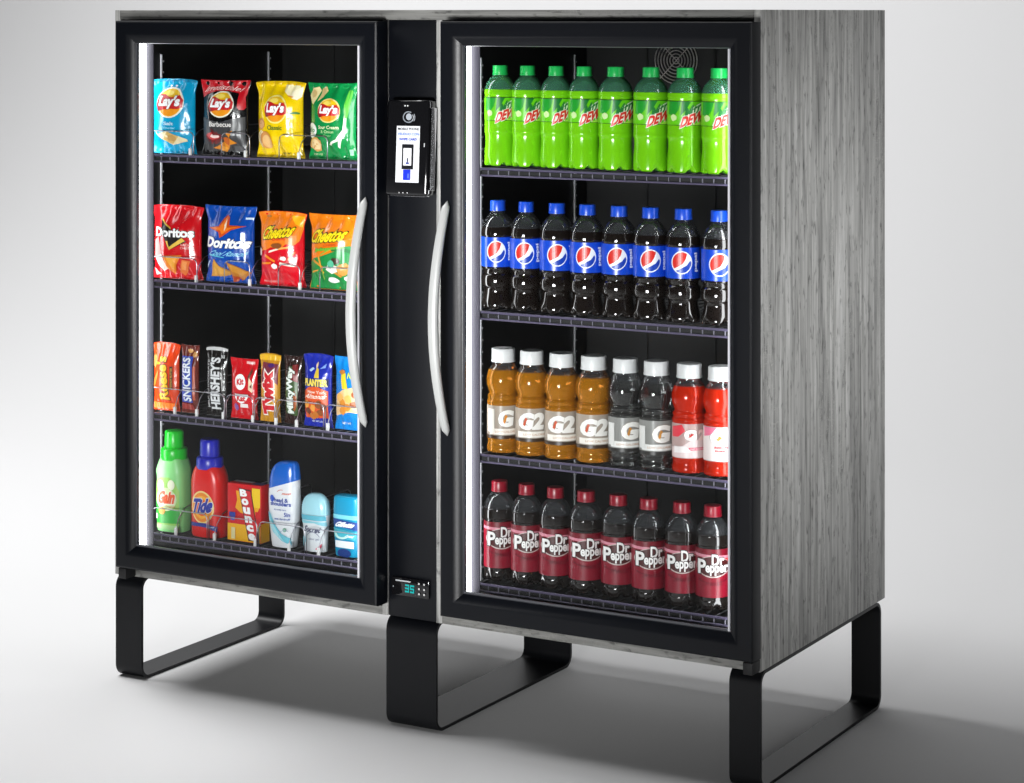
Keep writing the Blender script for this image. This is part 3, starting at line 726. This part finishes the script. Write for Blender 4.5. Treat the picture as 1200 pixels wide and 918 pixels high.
P = Print(p.f, lift=.0018); P.text('MilkyWay', -.24, .22, .16, .84, '#e6ece4', .05, rot=90, slope=.15, outline=('#17381e', .05)); P.build('lettering', o)
p, o = bar('snack_packet', 'navy snack packet with orange middle and nut picture, on the third shelf', .480, .558, .160, .015, '#1b2aa0', 17, 'snack packet')
P = Print(p.f); P.poly([(-.40, .12), (.38, .13), (.39, .50), (.1, .56), (-.2, .55), (-.40, .49)], '#dc5520'); P.build('orange_field', o)
P = Print(p.f, lift=.0016); P.rect(-.40, .40, .56, .665, '#151b3a'); P.text('PLANTER', -.36, .38, .565, .66, '#f0d23c', .04, outline=('#f4f4ea', .02)); P.text('New York', -.24, .36, .465, .505, '#f9e2d2', .02, slope=-.2); P.text('Almonds', -.30, .36, .395, .46, '#fbe9dc', .02, shear=.2); P.text('NET WT 2 OZ', -.18, .22, .065, .09, '#cfd6f5', .02); P.build('lettering', o)
P = Print(p.f, lift=.0016)
for i, (a, b) in enumerate(((-.24, .22), (-.05, .27), (.15, .20), (.0, .17), (.26, .28), (-.28, .31), (.12, .32), (-.12, .15))): P.blob(a, b, .095, .05, ('#6b3214', '#e59a3c', '#8a4a1c', '#c9762c')[i % 4], i+30, 9)
P.poly([(.0, .68), (.16, .68), (.12, .80), (.04, .82)], '#d9b93a'); P.blob(.04, .85, .03, .04, '#e0c9a8', 3); P.poly([(-.2, .78), (-.08, .82), (-.02, .80), (-.12, .76)], '#a8c4e6'); P.poly([(.14, .8), (.34, .88), (.32, .82)], '#7f9fe0'); P.build('picture', o)
p, o = bar('snack_packet', 'light blue snack packet with nuts, rightmost on the third shelf behind the door frame', .562, .640, .158, .015, '#0f7fd0', 18, 'snack packet')
P = Print(p.f); P.poly([(-.40, .19), (.1, .26), (.42, .24), (.42, .52), (.2, .60), (-.1, .56), (-.36, .48)], '#ecc68c'); P.poly([(-.2, .8), (-.04, .78), (.06, .58), (-.12, .57)], '#e6c92a'); P.build('field', o)
P = Print(p.f, lift=.0016)
for i, (a, b) in enumerate(((-.12, .38), (.08, .44), (.25, .36), (.05, .32), (-.2, .46), (.3, .5), (-.1, .28))): P.blob(a, b, .11, .055, ('#d98a2e', '#f0b45c', '#a5521c')[i % 3], i+50, 9)
P.blob(-.15, .80, .10, .03, '#b5722c', 3); P.text('Nuts', .05, .36, .72, .80, '#cfe23c', .04); P.text('NET WT', -.2, .1, .08, .11, '#dbe9f8', .02); P.build('picture', o)

# ================================================================== PRODUCTS: household bottles (lofted)
class Loft:
    """sections: (z, half width, half depth, x offset); superellipse of power n"""
    def __init__(s, secs, n=2.6):
        s.S = secs; s.n = n
    def at(s, z):
        S = s.S
        if z <= S[0][0]: return S[0][1:]
        for a, b in zip(S, S[1:]):
            if z <= b[0]:
                t = (z-a[0])/max(1e-9, b[0]-a[0]); return tuple(a[i]+(b[i]-a[i])*t for i in (1, 2, 3))
        return S[-1][1:]
    def mesh(s, name, m, parent=None, seg=40, power=None):
        V = []; F = []; n = power or s.n; S = s.S
        for z, rx, ry, cx in S:
            for j in range(seg):
                q = 2*math.pi*j/seg; c, d = math.cos(q), math.sin(q)
                V.append((cx+rx*math.copysign(abs(c)**(2/n), c), ry*math.copysign(abs(d)**(2/n), d), z))
        k = len(S)
        for i in range(k-1):
            for j in range(seg): F.append((i*seg+j, i*seg+(j+1) % seg, (i+1)*seg+(j+1) % seg, (i+1)*seg+j))
        F += [tuple(reversed(range(seg))), tuple((k-1)*seg+j for j in range(seg))]
        o = raw(name, V, F, m, parent); o.data.shade_smooth(); o.data.set_sharp_from_angle(angle=R(50)); return o
    def face(s, w, h, n=None):
        n = n or s.n
        def f(x, z, lift):
            X = x*w; Z = z*h; rx, ry, cx = s.at(Z); u = min(.995, abs((X-cx)/rx))
            return Vector((X, -(ry*(1-u**n)**(1/n)+lift), Z))
        return f
def rnd(secs, sub=3):
    """smooth a section list"""
    out = []; P = [secs[0]]+list(secs)+[secs[-1]]
    for i in range(1, len(P)-2):
        for k in range(sub):
            t = k/sub; a, b, c, d = [Vector(q) for q in P[i-1:i+3]]
            out.append(tuple(.5*((2*b)+(c-a)*t+(2*a-5*b+4*c-d)*t*t+(3*b-a-3*c+d)*t**3)))
    out.append(tuple(secs[-1])); return out
z = SZ[0][3]; G4 = 'household products on the bottom snack shelf'
plast = lambda n, c, r=.3, **k: mat(n, c, r, **k)
# detergent: pale green bottle
r = tag(empty('detergent_bottle', (.106, .080, z+.0006)), 'pale green detergent bottle with bright green cap, leftmost on the bottom shelf', 'detergent bottle', G4)
L1 = Loft(rnd([(0, .033, .024, 0), (.004, .037, .027, 0), (.06, .039, .029, 0), (.118, .038, .029, 0), (.135, .039, .030, -.001), (.152, .034, .028, 0), (.162, .029, .027, 0), (.166, .026, .026, 0)]), 3.2)
L1.mesh('bottle_body', plast('detergent_green', '#8fdf8a', .35, sss=.2), r)
lathe('cap_skirt', [(.0295, .160), (.0305, .162), (.0305, .183), (.029, .186), (.022, .187)], plast('cap_green', '#19cf2c', .3), r)
lathe('cap', [(.0215, .186), (.0222, .19), (.0212, .221), (.0195, .2245), (.015, .2255), (.004, .2245), (.0005, .2243)], bpy.data.materials['cap_green'], r)
P = Print(L1.face(.078, .166), .05, .05)
P.poly([(-.46, .03), (.40, .03), (.42, .55), (.30, .68), (.1, .74), (-.2, .73), (-.45, .66)], '#9bd45e'); P.poly([(-.46, .40), (-.2, .36), (.1, .32), (.42, .30), (.42, .12), (-.46, .10)], '#2fae3c'); P.ell(-.2, .62, .14, .08, '#dfe9b8'); P.ell(.18, .64, .12, .07, '#f3f5da'); P.rect(-.46, .40, .03, .09, '#a8dc90'); P.ell(.0, .44, .36, .16, '#d9edb4')
P.text('Gain', -.28, .32, .38, .56, '#e8561c', .055, shear=.15, slope=.1, outline=('#f7efe0', .05)); P.ell(-.14, .28, .12, .05, '#e0a52c'); P.text('Original', .0, .32, .33, .36, '#c98a2c', .01); P.ell(-.35, .20, .05, .04, '#d9f0c8'); P.build('front_label', r)
# detergent: red bottle
r = tag(empty('detergent_bottle', (.209, .078, z+.0006)), 'red detergent bottle with dark blue cap and round target mark', 'detergent bottle', G4)
L2 = Loft(rnd([(0, .038, .025, 0), (.004, .042, .028, 0), (.07, .043, .029, 0), (.12, .043, .030, 0), (.142, .038, .029, 0), (.152, .032, .028, 0), (.157, .028, .027, 0)]), 2.8)
L2.mesh('bottle_body', plast('detergent_red', '#e0140e', .28), r)
lathe('cap_skirt', [(.0300, .150), (.0312, .153), (.0302, .172), (.0285, .1755), (.022, .177)], plast('cap_blue', '#1f24b4', .3), r)
lathe('cap', [(.0222, .176), (.0228, .180), (.0222, .209), (.0205, .2145), (.017, .2155), (.008, .2150), (.0005, .2148)], bpy.data.materials['cap_blue'], r)
P = Print(L2.face(.086, .157), .05, .05)
P.ell(.0, .42, .36, .235, '#f6d98a'); P.ell(.0, .42, .32, .21, '#f08a18'); P.ell(.0, .42, .25, .165, '#f9b22a'); P.ell(.0, .42, .19, .125, '#e9601a')
P.text('Tide', -.31, .34, .34, .55, '#1d2f9c', .055, shear=.2, slope=.15, outline=('#f3efe6', .035)); P.poly([(-.40, .19), (.1, .20), (.44, .155), (.42, .08), (.2, .135), (-.1, .145), (-.40, .135)], '#23308f'); P.text('LIQUID', .15, .36, .135, .155, '#e6e9f6', .02); P.build('front_label', r)
# dryer sheet box
r = tag(empty('dryer_sheet_box', (.322, .070, z+.0006), R(0)), 'small red and yellow dryer sheet box with slanted white lettering', 'box', G4)
box('carton', -.046, .046, -.016, .016, 0, .128, mat('carton_red', '#d4121a', .4), r, .0012)
P = Print(lambda x, q, l: Vector((.092*x, -.016-l, .128*q)), 2, 2, .0004)
P.rect(-.49, .49, .01, .30, '#f2b40c'); P.poly([(-.24, .88), (.2, .86), (.26, .7), (.46, .62), (.34, .45), (-.1, .5), (-.26, .58), (-.2, .72)], '#f0a80e'); P.rect(.24, .48, .62, .95, '#f6cc18'); P.rect(.34, .49, .30, .55, '#d4121a')
P.poly([(-.16, .93), (.22, .91), (.46, .04), (.14, .03)], '#3a0d12'); P.poly([(-.13, .91), (.20, .89), (.43, .06), (.17, .05)], '#d0202a')
for i, ch in enumerate('Bounce'):
    q = .80-.148*i; xx = -.02+.052*i; hh = .125 if i == 0 else .118
    P.text(ch, xx-.095, xx+.115, q-.01, q+hh-.01, '#ffffff', .06, shear=-.12)
P.rect(-.42, -.24, .42, .50, '#2f3a9c'); P.rect(-.38, -.26, .36, .42, '#5560b8'); P.rect(-.36, -.24, .04, .24, '#e6d9a0'); P.build('front_print', r)
P = Print(lambda x, q, l: Vector((.046+l, .032*x, .128*q)), 2, 2, .0004); P.rect(-.49, .49, .01, .34, '#f2b40c'); P.build('side_print', r)
P = Print(lambda x, q, l: Vector((.092*x, .032*(q-.5), .128+l)), 2, 2, .0004); P.rect(.15, .48, .2, .9, '#27307e'); P.rect(-.46, .1, .55, .95, '#e9dcd8'); P.build('top_print', r)
# shampoo
r = tag(empty('shampoo_bottle', (.420, .072, z+.0006)), 'tall white shampoo bottle with slanted blue cap on the bottom shelf', 'shampoo bottle', G4)
L3 = Loft(rnd([(0, .027, .018, 0), (.004, .0305, .020, 0), (.05, .036, .022, 0), (.10, .039, .0225, 0), (.135, .0375, .022, 0), (.152, .0355, .0215, .001)]), 2.5)
L3.mesh('bottle_body', plast('shampoo_white', '#e9ecf1', .25, sss=.1), r)
def slant(o, z0, z1, k, cut=True):
    for v in o.data.vertices:
        t = (v.co.z-z0)/(z1-z0); v.co.z += k*v.co.x*(1-t)*(1 if cut else 0)
L3c = Loft(rnd([(.136, .0380, .0226, 0), (.155, .0362, .0220, .001), (.172, .0315, .020, .004), (.182, .025, .017, .008), (.187, .017, .012, .011), (.188, .006, .004, .012)]), 2.5)
cp3 = L3c.mesh('cap', plast('shampoo_cap', '#0f62c8', .22, coat=.3), r)
for v in cp3.data.vertices:
    t = max(0, 1-(v.co.z-.136)/.03); v.co.z += t*.32*v.co.x
P = Print(L3.face(.078, .152), .05, .05)
P.text('head &', -.16, .30, .655, .715, '#23419c', .03); P.text('shoulders', -.30, .38, .60, .66, '#2a4aa8', .03); P.ell(-.24, .70, .08, .05, '#2f58c8'); P.text('smooth', .12, .38, .77, .80, '#e0643c', .03, shear=.2); P.arc(.1, .70, .24, .14, .06, 80, 130, '#d06a5a'); P.text('dry scalp care', -.16, .24, .53, .56, '#4a66b0', .01); P.text('5in', .18, .36, .45, .51, '#2a4aa8', .02); P.text('anti-dandruff', -.14, .36, .40, .43, '#5a74b8', .02)
P.poly([(-.42, .50), (-.36, .36), (-.2, .22), (.1, .10), (.36, .04), (.36, .14), (.1, .20), (-.12, .32), (-.3, .48)], '#6fc9dc'); P.poly([(-.40, .44), (-.3, .30), (-.1, .18), (.2, .08), (0, .2), (-.2, .34)], '#a9e2ec'); P.ell(.20, .26, .06, .03, '#7fb09a'); P.arc(.2, .14, .20, .12, .06, 60, 170, '#9aa6c4'); P.build('front_label', r)
# deodorant
r = tag(empty('deodorant_stick', (.505, .070, z+.0006)), 'short domed pale blue and white deodorant stick on the bottom shelf', 'deodorant', G4)
L4 = Loft(rnd([(0, .027, .015, 0), (.003, .0285, .016, 0), (.04, .030, .017, 0), (.07, .0335, .018, 0), (.0795, .0345, .0185, 0)]), 2.5)
L4.mesh('stick_body', plast('deodorant_white', '#e8eef2', .25), r)
L4c = Loft(rnd([(.080, .0348, .0187, 0), (.095, .0345, .0185, 0), (.110, .030, .0165, 0), (.119, .022, .013, 0), (.124, .012, .008, 0), (.1252, .003, .002, 0)]), 2.4)
L4c.mesh('cap', plast('deodorant_cap', '#a5dbe8', .2, sss=.1, coat=.3), r)
P = Print(L4.face(.069, .08), .05, .05)
P.rect(-.47, .47, .85, .99, '#5fb9cf'); P.poly([(-.47, .84), (.47, .82), (.47, .70), (.1, .78), (-.47, .74)], '#8fd3e2'); P.text('Secret', -.28, .34, .52, .70, '#4a4f70', .03, shear=.15); P.arc(.05, .34, .26, .20, .08, 20, 170, '#8890a8'); P.poly([(-.42, .30), (-.28, .45), (-.2, .30), (-.34, .1)], '#8fd3e2'); P.text('clear gel', -.1, .28, .30, .38, '#8d97b0', .01); P.poly([(.14, .08), (.24, .14), (.36, .24), (.34, .12), (.26, .05)], '#e0566e'); P.build('front_label', r)
# body wash sachet / blue stick
r = tag(empty('deodorant_stick', (.592, .070, z+.0006)), 'turquoise square-shouldered deodorant stick, rightmost on the bottom shelf', 'deodorant', G4)
L5 = Loft(rnd([(0, .027, .016, 0), (.003, .029, .017, 0), (.05, .0325, .018, 0), (.09, .034, .0185, 0), (.118, .0335, .018, 0), (.126, .032, .017, 0), (.129, .028, .014, 0)]), 4)
L5.mesh('stick_body', plast('deodorant_teal', '#0c93bd', .25), r)
P = Print(L5.face(.068, .129), .05, .05)
P.rect(-.46, .46, .62, .69, '#7fd6e6'); P.poly([(-.46, .62), (.46, .58), (.46, .44), (.1, .47), (-.46, .50)], '#1a3f8e'); P.text('Gillette', -.32, .38, .485, .575, '#f2f6fa', .06, shear=.25); P.poly([(-.44, .46), (.44, .42), (.4, .28), (-.4, .30)], '#3fb4c8'); P.arc(-.1, .38, .28, .10, .35, 180, 320, '#bfe8e0'); P.text('clear', .06, .38, .32, .37, '#eaf6f8', .03); P.rect(-.34, .36, .14, .255, '#eef3f5'); P.ell(.0, .05, .26, .075, '#12357c'); P.build('front_label', r)

# ================================================================== PRODUCTS: drink bottles
NUM = ('first', 'second', 'third', 'fourth', 'fifth', 'sixth', 'seventh', 'eighth')
def cyl(Rl, z0, z1):
    def f(x, q, lift):
        a = math.asin(max(-.999, min(.999, 2*x*.985))); r = Rl+lift
        return Vector((r*math.sin(a), -r*math.cos(a), z0+(z1-z0)*q))
    return f
def cap(parent, r, z0, z1, m, ribs=36):
    V = []; F = []; seg = ribs*2
    prof = [(r*1.03, z0), (r*1.03, z0+.003), (r*.985, z0+.0035), (r, z0+.005), (r*.985, z1-.002), (r*.93, z1-.0004), (r*.6, z1), (.0004, z1)]
    for i, (rr, z) in enumerate(prof):
        for j in range(seg):
            q = 2*math.pi*j/seg; k = rr*(1-.025*(j % 2)) if 2 < i < 5 else rr
            V.append((k*math.cos(q), k*math.sin(q), z))
    for i in range(len(prof)-1):
        for j in range(seg): F.append((i*seg+j, i*seg+(j+1) % seg, (i+1)*seg+(j+1) % seg, (i+1)*seg+j))
    o = raw('cap', V, F, m, parent); o.data.shade_smooth(); o.data.set_sharp_from_angle(angle=R(40)); return o
def inner(prof, t, top, bottom=.0015):
    out = [(max(r-t, .0004), max(z, bottom)) for r, z in prof if z <= top]
    rt = out[-1][0]; out += [(rt, top), (rt*.5, top+.0002), (.0004, top+.0002)]
    return out
LY = .072
def bottle(name, rad, h, prof, shell, liquid, level, capr, capz, capm, lab, labm, petals=.02, sub=4):
    r = empty(name)
    pr = [(a*rad, b*h) for a, b in spline(prof, sub)]
    pr = [(.0004, .006), (pr[0][0]*.5, .004)] + pr
    lathe('bottle_wall', pr, shell, r, 40, petals=petals)
    if liquid: lathe('drink', inner(pr, -.00015, level*h, .002), liquid, r, 40, petals=petals)
    cap(r, capr, capz*h, h, capm)
    if lab:
        rl, a, b = lab
        L = lathe('label', [(rl*rad, a*h), (rl*rad+.0001, (a+b)/2*h), (rl*rad, b*h)], labm, r, 48)
        me = L.data
        bm = bmesh.new(); bm.from_mesh(me)
        bmesh.ops.delete(bm, geom=[f for f in bm.faces if len(f.verts) > 4], context='FACES'); bm.to_mesh(me); bm.free()
        return r, L, cyl(rl*rad+.0001, a*h, b*h)
    return r, None, None
def line_up(proto, xs, z, label, cat, group, GX=None, WID=.0642, rz=28, jit=5.0, dy=0):
    GX = GX or xs
    rd = random.Random(len(group)); objs = []
    for i, x in enumerate(xs):
        o = proto if i == 0 else dup(proto); objs.append(o)
        az = math.degrees(math.atan2(3.43-x, 4.145+LY))
        o.location = (x, LY+dy+rd.uniform(-.0015, .0015), z+.0006); o.rotation_euler = (0, 0, R(az+rz-28+rd.uniform(-jit, jit)))
        gp = min([abs(x-q) for q in GX if abs(x-q) > 1e-6]); o.scale = (*(2*[min(1.13, max(1.02, (gp-.0004)/WID*1.02))]), 1)
        tag(o, label % NUM[i] if '%s' in label else label, cat, group)
    return objs
def xs(vals, gap):
    out = [vals[0]+.013]
    for a in vals[1:]: out.append(max(a+.013, out[-1]+gap))
    return out

def liquid(name, c, body, bf):
    m = bpy.data.materials.new(name); m.use_nodes = True; t = m.node_tree; t.nodes.clear(); N = t.nodes.new; L = t.links.new
    o = N('ShaderNodeOutputMaterial'); g = N('ShaderNodeBsdfGlass'); g.inputs['Color'].default_value = rgb(c); g.inputs['IOR'].default_value = 1.34; g.inputs['Roughness'].default_value = .03
    b = N('ShaderNodeBsdfPrincipled'); b.inputs['Base Color'].default_value = rgb(body); b.inputs['Roughness'].default_value = .12
    x = N('ShaderNodeMixShader'); x.inputs[0].default_value = bf; L(g.outputs[0], x.inputs[1]); L(b.outputs[0], x.inputs[2]); L(x.outputs[0], o.inputs[0]); return m
pet = clear('clear_bottle_plastic', '#f4f6f8', .06, .85, .08, '#c8ccd2', .06)  # faint whitish haze put into the wall colour in place of missing reflections
petg = clear('green_bottle_plastic', '#e6fbe6', .05, .8, .06, '#7fdcb0', .26)
# ---- lime soda
lime = liquid('lime_drink', '#d2ff70', '#8cee1c', .68)
DEW = [(.74, .012), (.96, .02), (1.0, .05), (.985, .16), (.95, .235), (.955, .315), (1.0, .35), (.985, .385), (.985, .42), (.985, .46), (.985, .69), (1.0, .72), (.97, .77), (.84, .83), (.64, .872), (.47, .897), (.43, .905), (.43, .915)]
dew, L, f = bottle('soda_bottle', .0318, .212, DEW, petg, lime, .765, .0152, .905, mat('cap_mint', '#1fb554', .3, sss=.1), (1.003, .46, .69), mat('label_lime', '#6ad016', .3))
P = Print(f, .045, .25, .0003)
P.rect(-.495, .495, .0, .02, '#0f2a10'); P.rect(-.495, .495, .975, 1.0, '#0f2a10')
P.poly([(-.42, .97), (-.12, .97), (-.18, .62), (-.30, .40), (-.44, .45)], '#1d9e2c'); P.poly([(-.08, .97), (.16, .97), (.02, .62), (-.12, .40)], '#0f7a2c'); P.blob(-.30, .32, .09, .13, '#d3f2a8', 4); P.poly([(.2, .02), (.49, .02), (.49, .22), (.36, .12)], '#b5ec4a')
P.poly([(-.16, .02), (.02, .02), (.30, .18), (.495, .42), (.495, .985), (.30, .82), (.06, .56), (-.08, .30)], '#f1f5e6')
P.text('Mtn', -.0, .47, .42, .86, '#1d7a34', .03, shear=.12, slope=.85); P.text('DEW', -.10, .48, .06, .48, '#dc2a1c', .05, shear=.15, slope=.75, outline=('#f6f3ea', .04))
P.build('logo', L)
line_up(dew, xs([.958, 1.024, 1.091, 1.157, 1.229, 1.309, 1.385, 1.461], .0645), SZ[1][0], '%s lime green soda bottle from the left on the top drinks shelf', 'soda bottle', 'lime soda bottles on the top drinks shelf')
# ---- cola with blue label
cola = mat('cola_drink', (.010, .0072, .006), .06, spec=.6, coat=.35)
PEP = [(.72, .010), (.95, .02), (.99, .06), (.89, .12), (.83, .17), (.86, .205), (.97, .222), (1.0, .27), (.965, .318), (.87, .338), (.91, .37), (.985, .39), (.985, .40), (.985, .665), (1.0, .68), (.99, .73), (.90, .79), (.70, .845), (.50, .875), (.40, .893), (.38, .90), (.38, .91)]
pep, L, f = bottle('soda_bottle', .0320, .228, PEP, pet, cola, .76, .0152, .905, mat('cap_royal_blue', '#1a4fd0', .3), (1.003, .40, .67), mat('label_royal_blue', '#0f47c8', .28), petals=.028)
P = Print(f, .045, .2, .0003)
cx, cz, rx, rz = -.03, .52, .285, .375
P.ell(cx, cz, rx, rz, '#f4f6fa'); rr, rq = rx*.90, rz*.90
red = [(cx+rr*math.cos(R(a)), cz+rq*math.sin(R(a))) for a in range(55, 216, 10)]+[(cx-rr*.35, cz-rq*.38), (cx+rr*.10, cz-rq*.12), (cx+rr*.42, cz+rq*.35)]
blu = [(cx+rr*math.cos(R(a)), cz+rq*math.sin(R(a))) for a in range(232, 361, 8)]+[(cx+rr*.90, cz+rq*.2), (cx+rr*.55, cz-rq*.25), (cx, cz-rq*.52)]
P.poly(red, '#d8281c'); P.poly(blu, '#123fae'); P.text('pepsi', .30, .40, .22, .84, '#e9eefb', .04, rot=90); P.build('logo', L)
line_up(pep, xs([.952, 1.02, 1.093, 1.165, 1.237, 1.309, 1.381, 1.461], .0655), SZ[1][1], '%s cola bottle with blue label from the left on the second drinks shelf', 'soda bottle', 'blue label cola bottles on the second drinks shelf')
# ---- sports drinks
GAT = [(.80, .008), (.98, .02), (1.0, .05), (.97, .075), (.95, .10), (.97, .135), (.985, .15), (.985, .46), (1.0, .485), (.98, .505), (.93, .52), (.97, .54), (.95, .555), (.86, .575), (.90, .60), (1.0, .65), (1.02, .70), (.97, .755), (.84, .81), (.70, .845), (.66, .86), (.66, .875)]
gcap = mat('cap_white', '#dfe0e0', .35)
def sports(kind):
    tint, body, bf, lc, wt = kind
    drink = liquid('sports_drink_'+lc, tint, body, bf)
    lab = clear('sleeve_'+lc, '#f4efe8', .03, .3, .2, wt, .66)
    return bottle('sports_drink_bottle', .0325, .217, GAT, pet, drink, .80, .0235, .872, gcap, (1.003, .15, .465), lab, petals=0)
def gmark(P, cx, w_, txt, accent, strip, dark):
    P.text(txt, cx-w_/2, cx+w_/2, .36, .88, '#f6f3ee', .06, shear=.1, outline=('#9a9186', .025))
    gx_ = cx-(w_*.22 if len(txt) > 1 else 0); g_ = .42
    P.poly([(gx_-g_*.20, .52), (gx_-g_*.02, .74), (gx_+g_*.14, .68), (gx_+g_*.04, .62), (gx_-g_*.06, .46)], accent)
    P.rect(-.40, .48, .13, .31, strip); P.text('LOW CALORIE', -.24, .40, .19, .25, '#c9a58a', .02)
    P.rect(-.49, .49, .0, .10, dark)
AM = ('#ffcf90', '#ffa524', .30, 'amber', '#d8cfc2'); GR = ('#f2f2f0', '#8a8a88', .05, 'clear', '#c4c4c0'); RD = ('#ff8a70', '#fa3414', .45, 'red', '#efdcd8')
G5 = 'sports drinks on the third drinks shelf'
gx = xs([.966, 1.034, 1.105, 1.179, 1.252, 1.322, 1.395, 1.464], .066)
g1, L, f = sports(AM); P = Print(f, .045, .2, .0003); gmark(P, .08, .46, 'G', '#d98a2a', '#efe6dc', '#3a2414'); P.rect(-.44, -.26, .2, .9, '#e9e4da'); P.build('logo', L)
line_up(g1, gx[:1], SZ[1][2], 'amber sports drink bottle with single letter mark, leftmost on the third drinks shelf', 'sports drink', G5, gx, .0655)
g2, L, f = sports(AM); P = Print(f, .045, .2, .0003); gmark(P, .0, .78, 'G2', '#c8502a', '#f1ebe2', '#3a2a1c'); P.build('logo', L)
for i, o in enumerate(line_up(g2, gx[1:4], SZ[1][2], '%s', 'sports drink', G5, gx, .0655)): o['label'] = 'amber sports drink bottle, %s from the left on the third drinks shelf' % NUM[i+1]
g3, L, f = sports(GR); P = Print(f, .045, .2, .0003); gmark(P, .14, .50, 'G', '#c98a3c', '#ecebe8', '#2a2826'); P.rect(-.46, -.30, .18, .84, '#dfdedb'); P.build('logo', L)
for i, o in enumerate(line_up(g3, gx[4:6], SZ[1][2], '%s', 'sports drink', G5, gx, .0655)): o['label'] = ('clear grey sports drink bottle next to the amber ones on the third drinks shelf', 'clear grey sports drink bottle next to the red ones on the third drinks shelf')[i]
g4, L, f = sports(RD); P = Print(f, .045, .2, .0003)
P.poly([(-.48, .02), (.48, .02), (.46, .5), (.1, .55), (-.2, .35), (-.48, .3)], '#e9d5d4'); P.text('G', -.14, .22, .52, .84, '#f6f2ee', .10, outline=('#9a7a74', .03)); P.poly([(-.02, .60), (.06, .72), (.16, .70), (.04, .62)], '#cf3a34'); P.poly([(-.46, .9), (-.2, .98), (-.1, .8), (-.3, .62), (-.46, .6)], '#e23a4a'); P.text('2', .26, .44, .52, .84, '#f3d4d0', .06); P.rect(.0, .40, .24, .32, '#e0607a'); P.text('FRUIT PUNCH', .04, .37, .26, .30, '#ffffff', .01); P.poly([(-.40, .15), (.1, .2), (-.1, .36), (-.4, .34)], '#f7f0ef'); P.build('logo', L)
line_up(g4, gx[6:7], SZ[1][2], 'red sports drink bottle with pale sleeve, second from the right on the third drinks shelf', 'sports drink', G5, gx, .0655)
g5, L, f = sports(RD); P = Print(f, .045, .2, .0003)
P.rect(-.49, .49, .02, .98, '#f1e6e3'); P.poly([(-.46, .98), (-.1, .98), (-.3, .75), (-.46, .70)], '#f07a9a'); P.text('G', -.30, .12, .52, .86, '#ffffff', .10, outline=('#b5a8a0', .03)); P.poly([(-.12, .62), (-.04, .74), (.06, .70), (-.04, .6)], '#d98a2a'); P.text('RED MIX', -.16, .34, .38, .44, '#d0202a', .04); P.text('ENERGY', -.14, .32, .28, .34, '#d0202a', .03); P.build('logo', L)
line_up(g5, gx[7:8], SZ[1][2], 'red sports drink bottle with mostly white sleeve, rightmost on the third drinks shelf', 'sports drink', G5, gx, .0655)
# ---- dark soda with crimson label
DRP = [(.66, .010), (.92, .022), (1.0, .06), (.985, .115), (.985, .15), (.985, .605), (1.0, .63), (1.0, .68), (.97, .735), (.86, .80), (.68, .85), (.50, .878), (.40, .89), (.40, .905)]
drp, L, f = bottle('soda_bottle', .0320, .2075, DRP, pet, cola, .735, .0165, .897, mat('cap_crimson', '#8c0a22', .32), (1.003, .15, .61), mat('label_crimson', '#860a24', .3), petals=.036)
P = Print(f, .045, .12, .0003)
P.rect(-.495, .495, .0, .985, '#8a0b26'); P.rect(-.495, .495, .86, 1.0, '#74081e'); P.poly([(-.495, .84), (.495, .80), (.495, .86), (-.495, .90)], '#d98c9c'); P.poly([(.2, .82), (.49, .80), (.49, .66), (.34, .68)], '#d4202a')
P.ell(.03, .64, .465, .225, '#c9b8b4'); P.ell(.035, .645, .44, .205, '#4a1414')
P.text('Dr', -.0, .34, .66, .90, '#f6f4f2', .032, outline=('#2a0c0c', .05)); P.text('P', -.38, -.16, .49, .79, '#f6f4f2', .032, outline=('#2a0c0c', .05)); P.text('epper', -.17, .43, .46, .675, '#f6f4f2', .032, outline=('#2a0c0c', .05)); P.poly([(.38, .80), (.47, .82), (.48, .72), (.42, .72)], '#dc2a24')
for q in (.0, .015): P.arc(.02, .42+q, .40, .12, .04, 200, 340, '#56081a')
P.text('23 flavors', -.2, .3, .26, .31, '#62081c', .01, shear=.2)
P.build('logo', L)
line_up(drp, xs([.956, 1.02, 1.089, 1.161, 1.235, 1.305, 1.378, 1.446], .0655), SZ[1][3], '%s dark soda bottle with crimson label from the left on the bottom drinks shelf', 'soda bottle', 'crimson label soda bottles on the bottom drinks shelf')
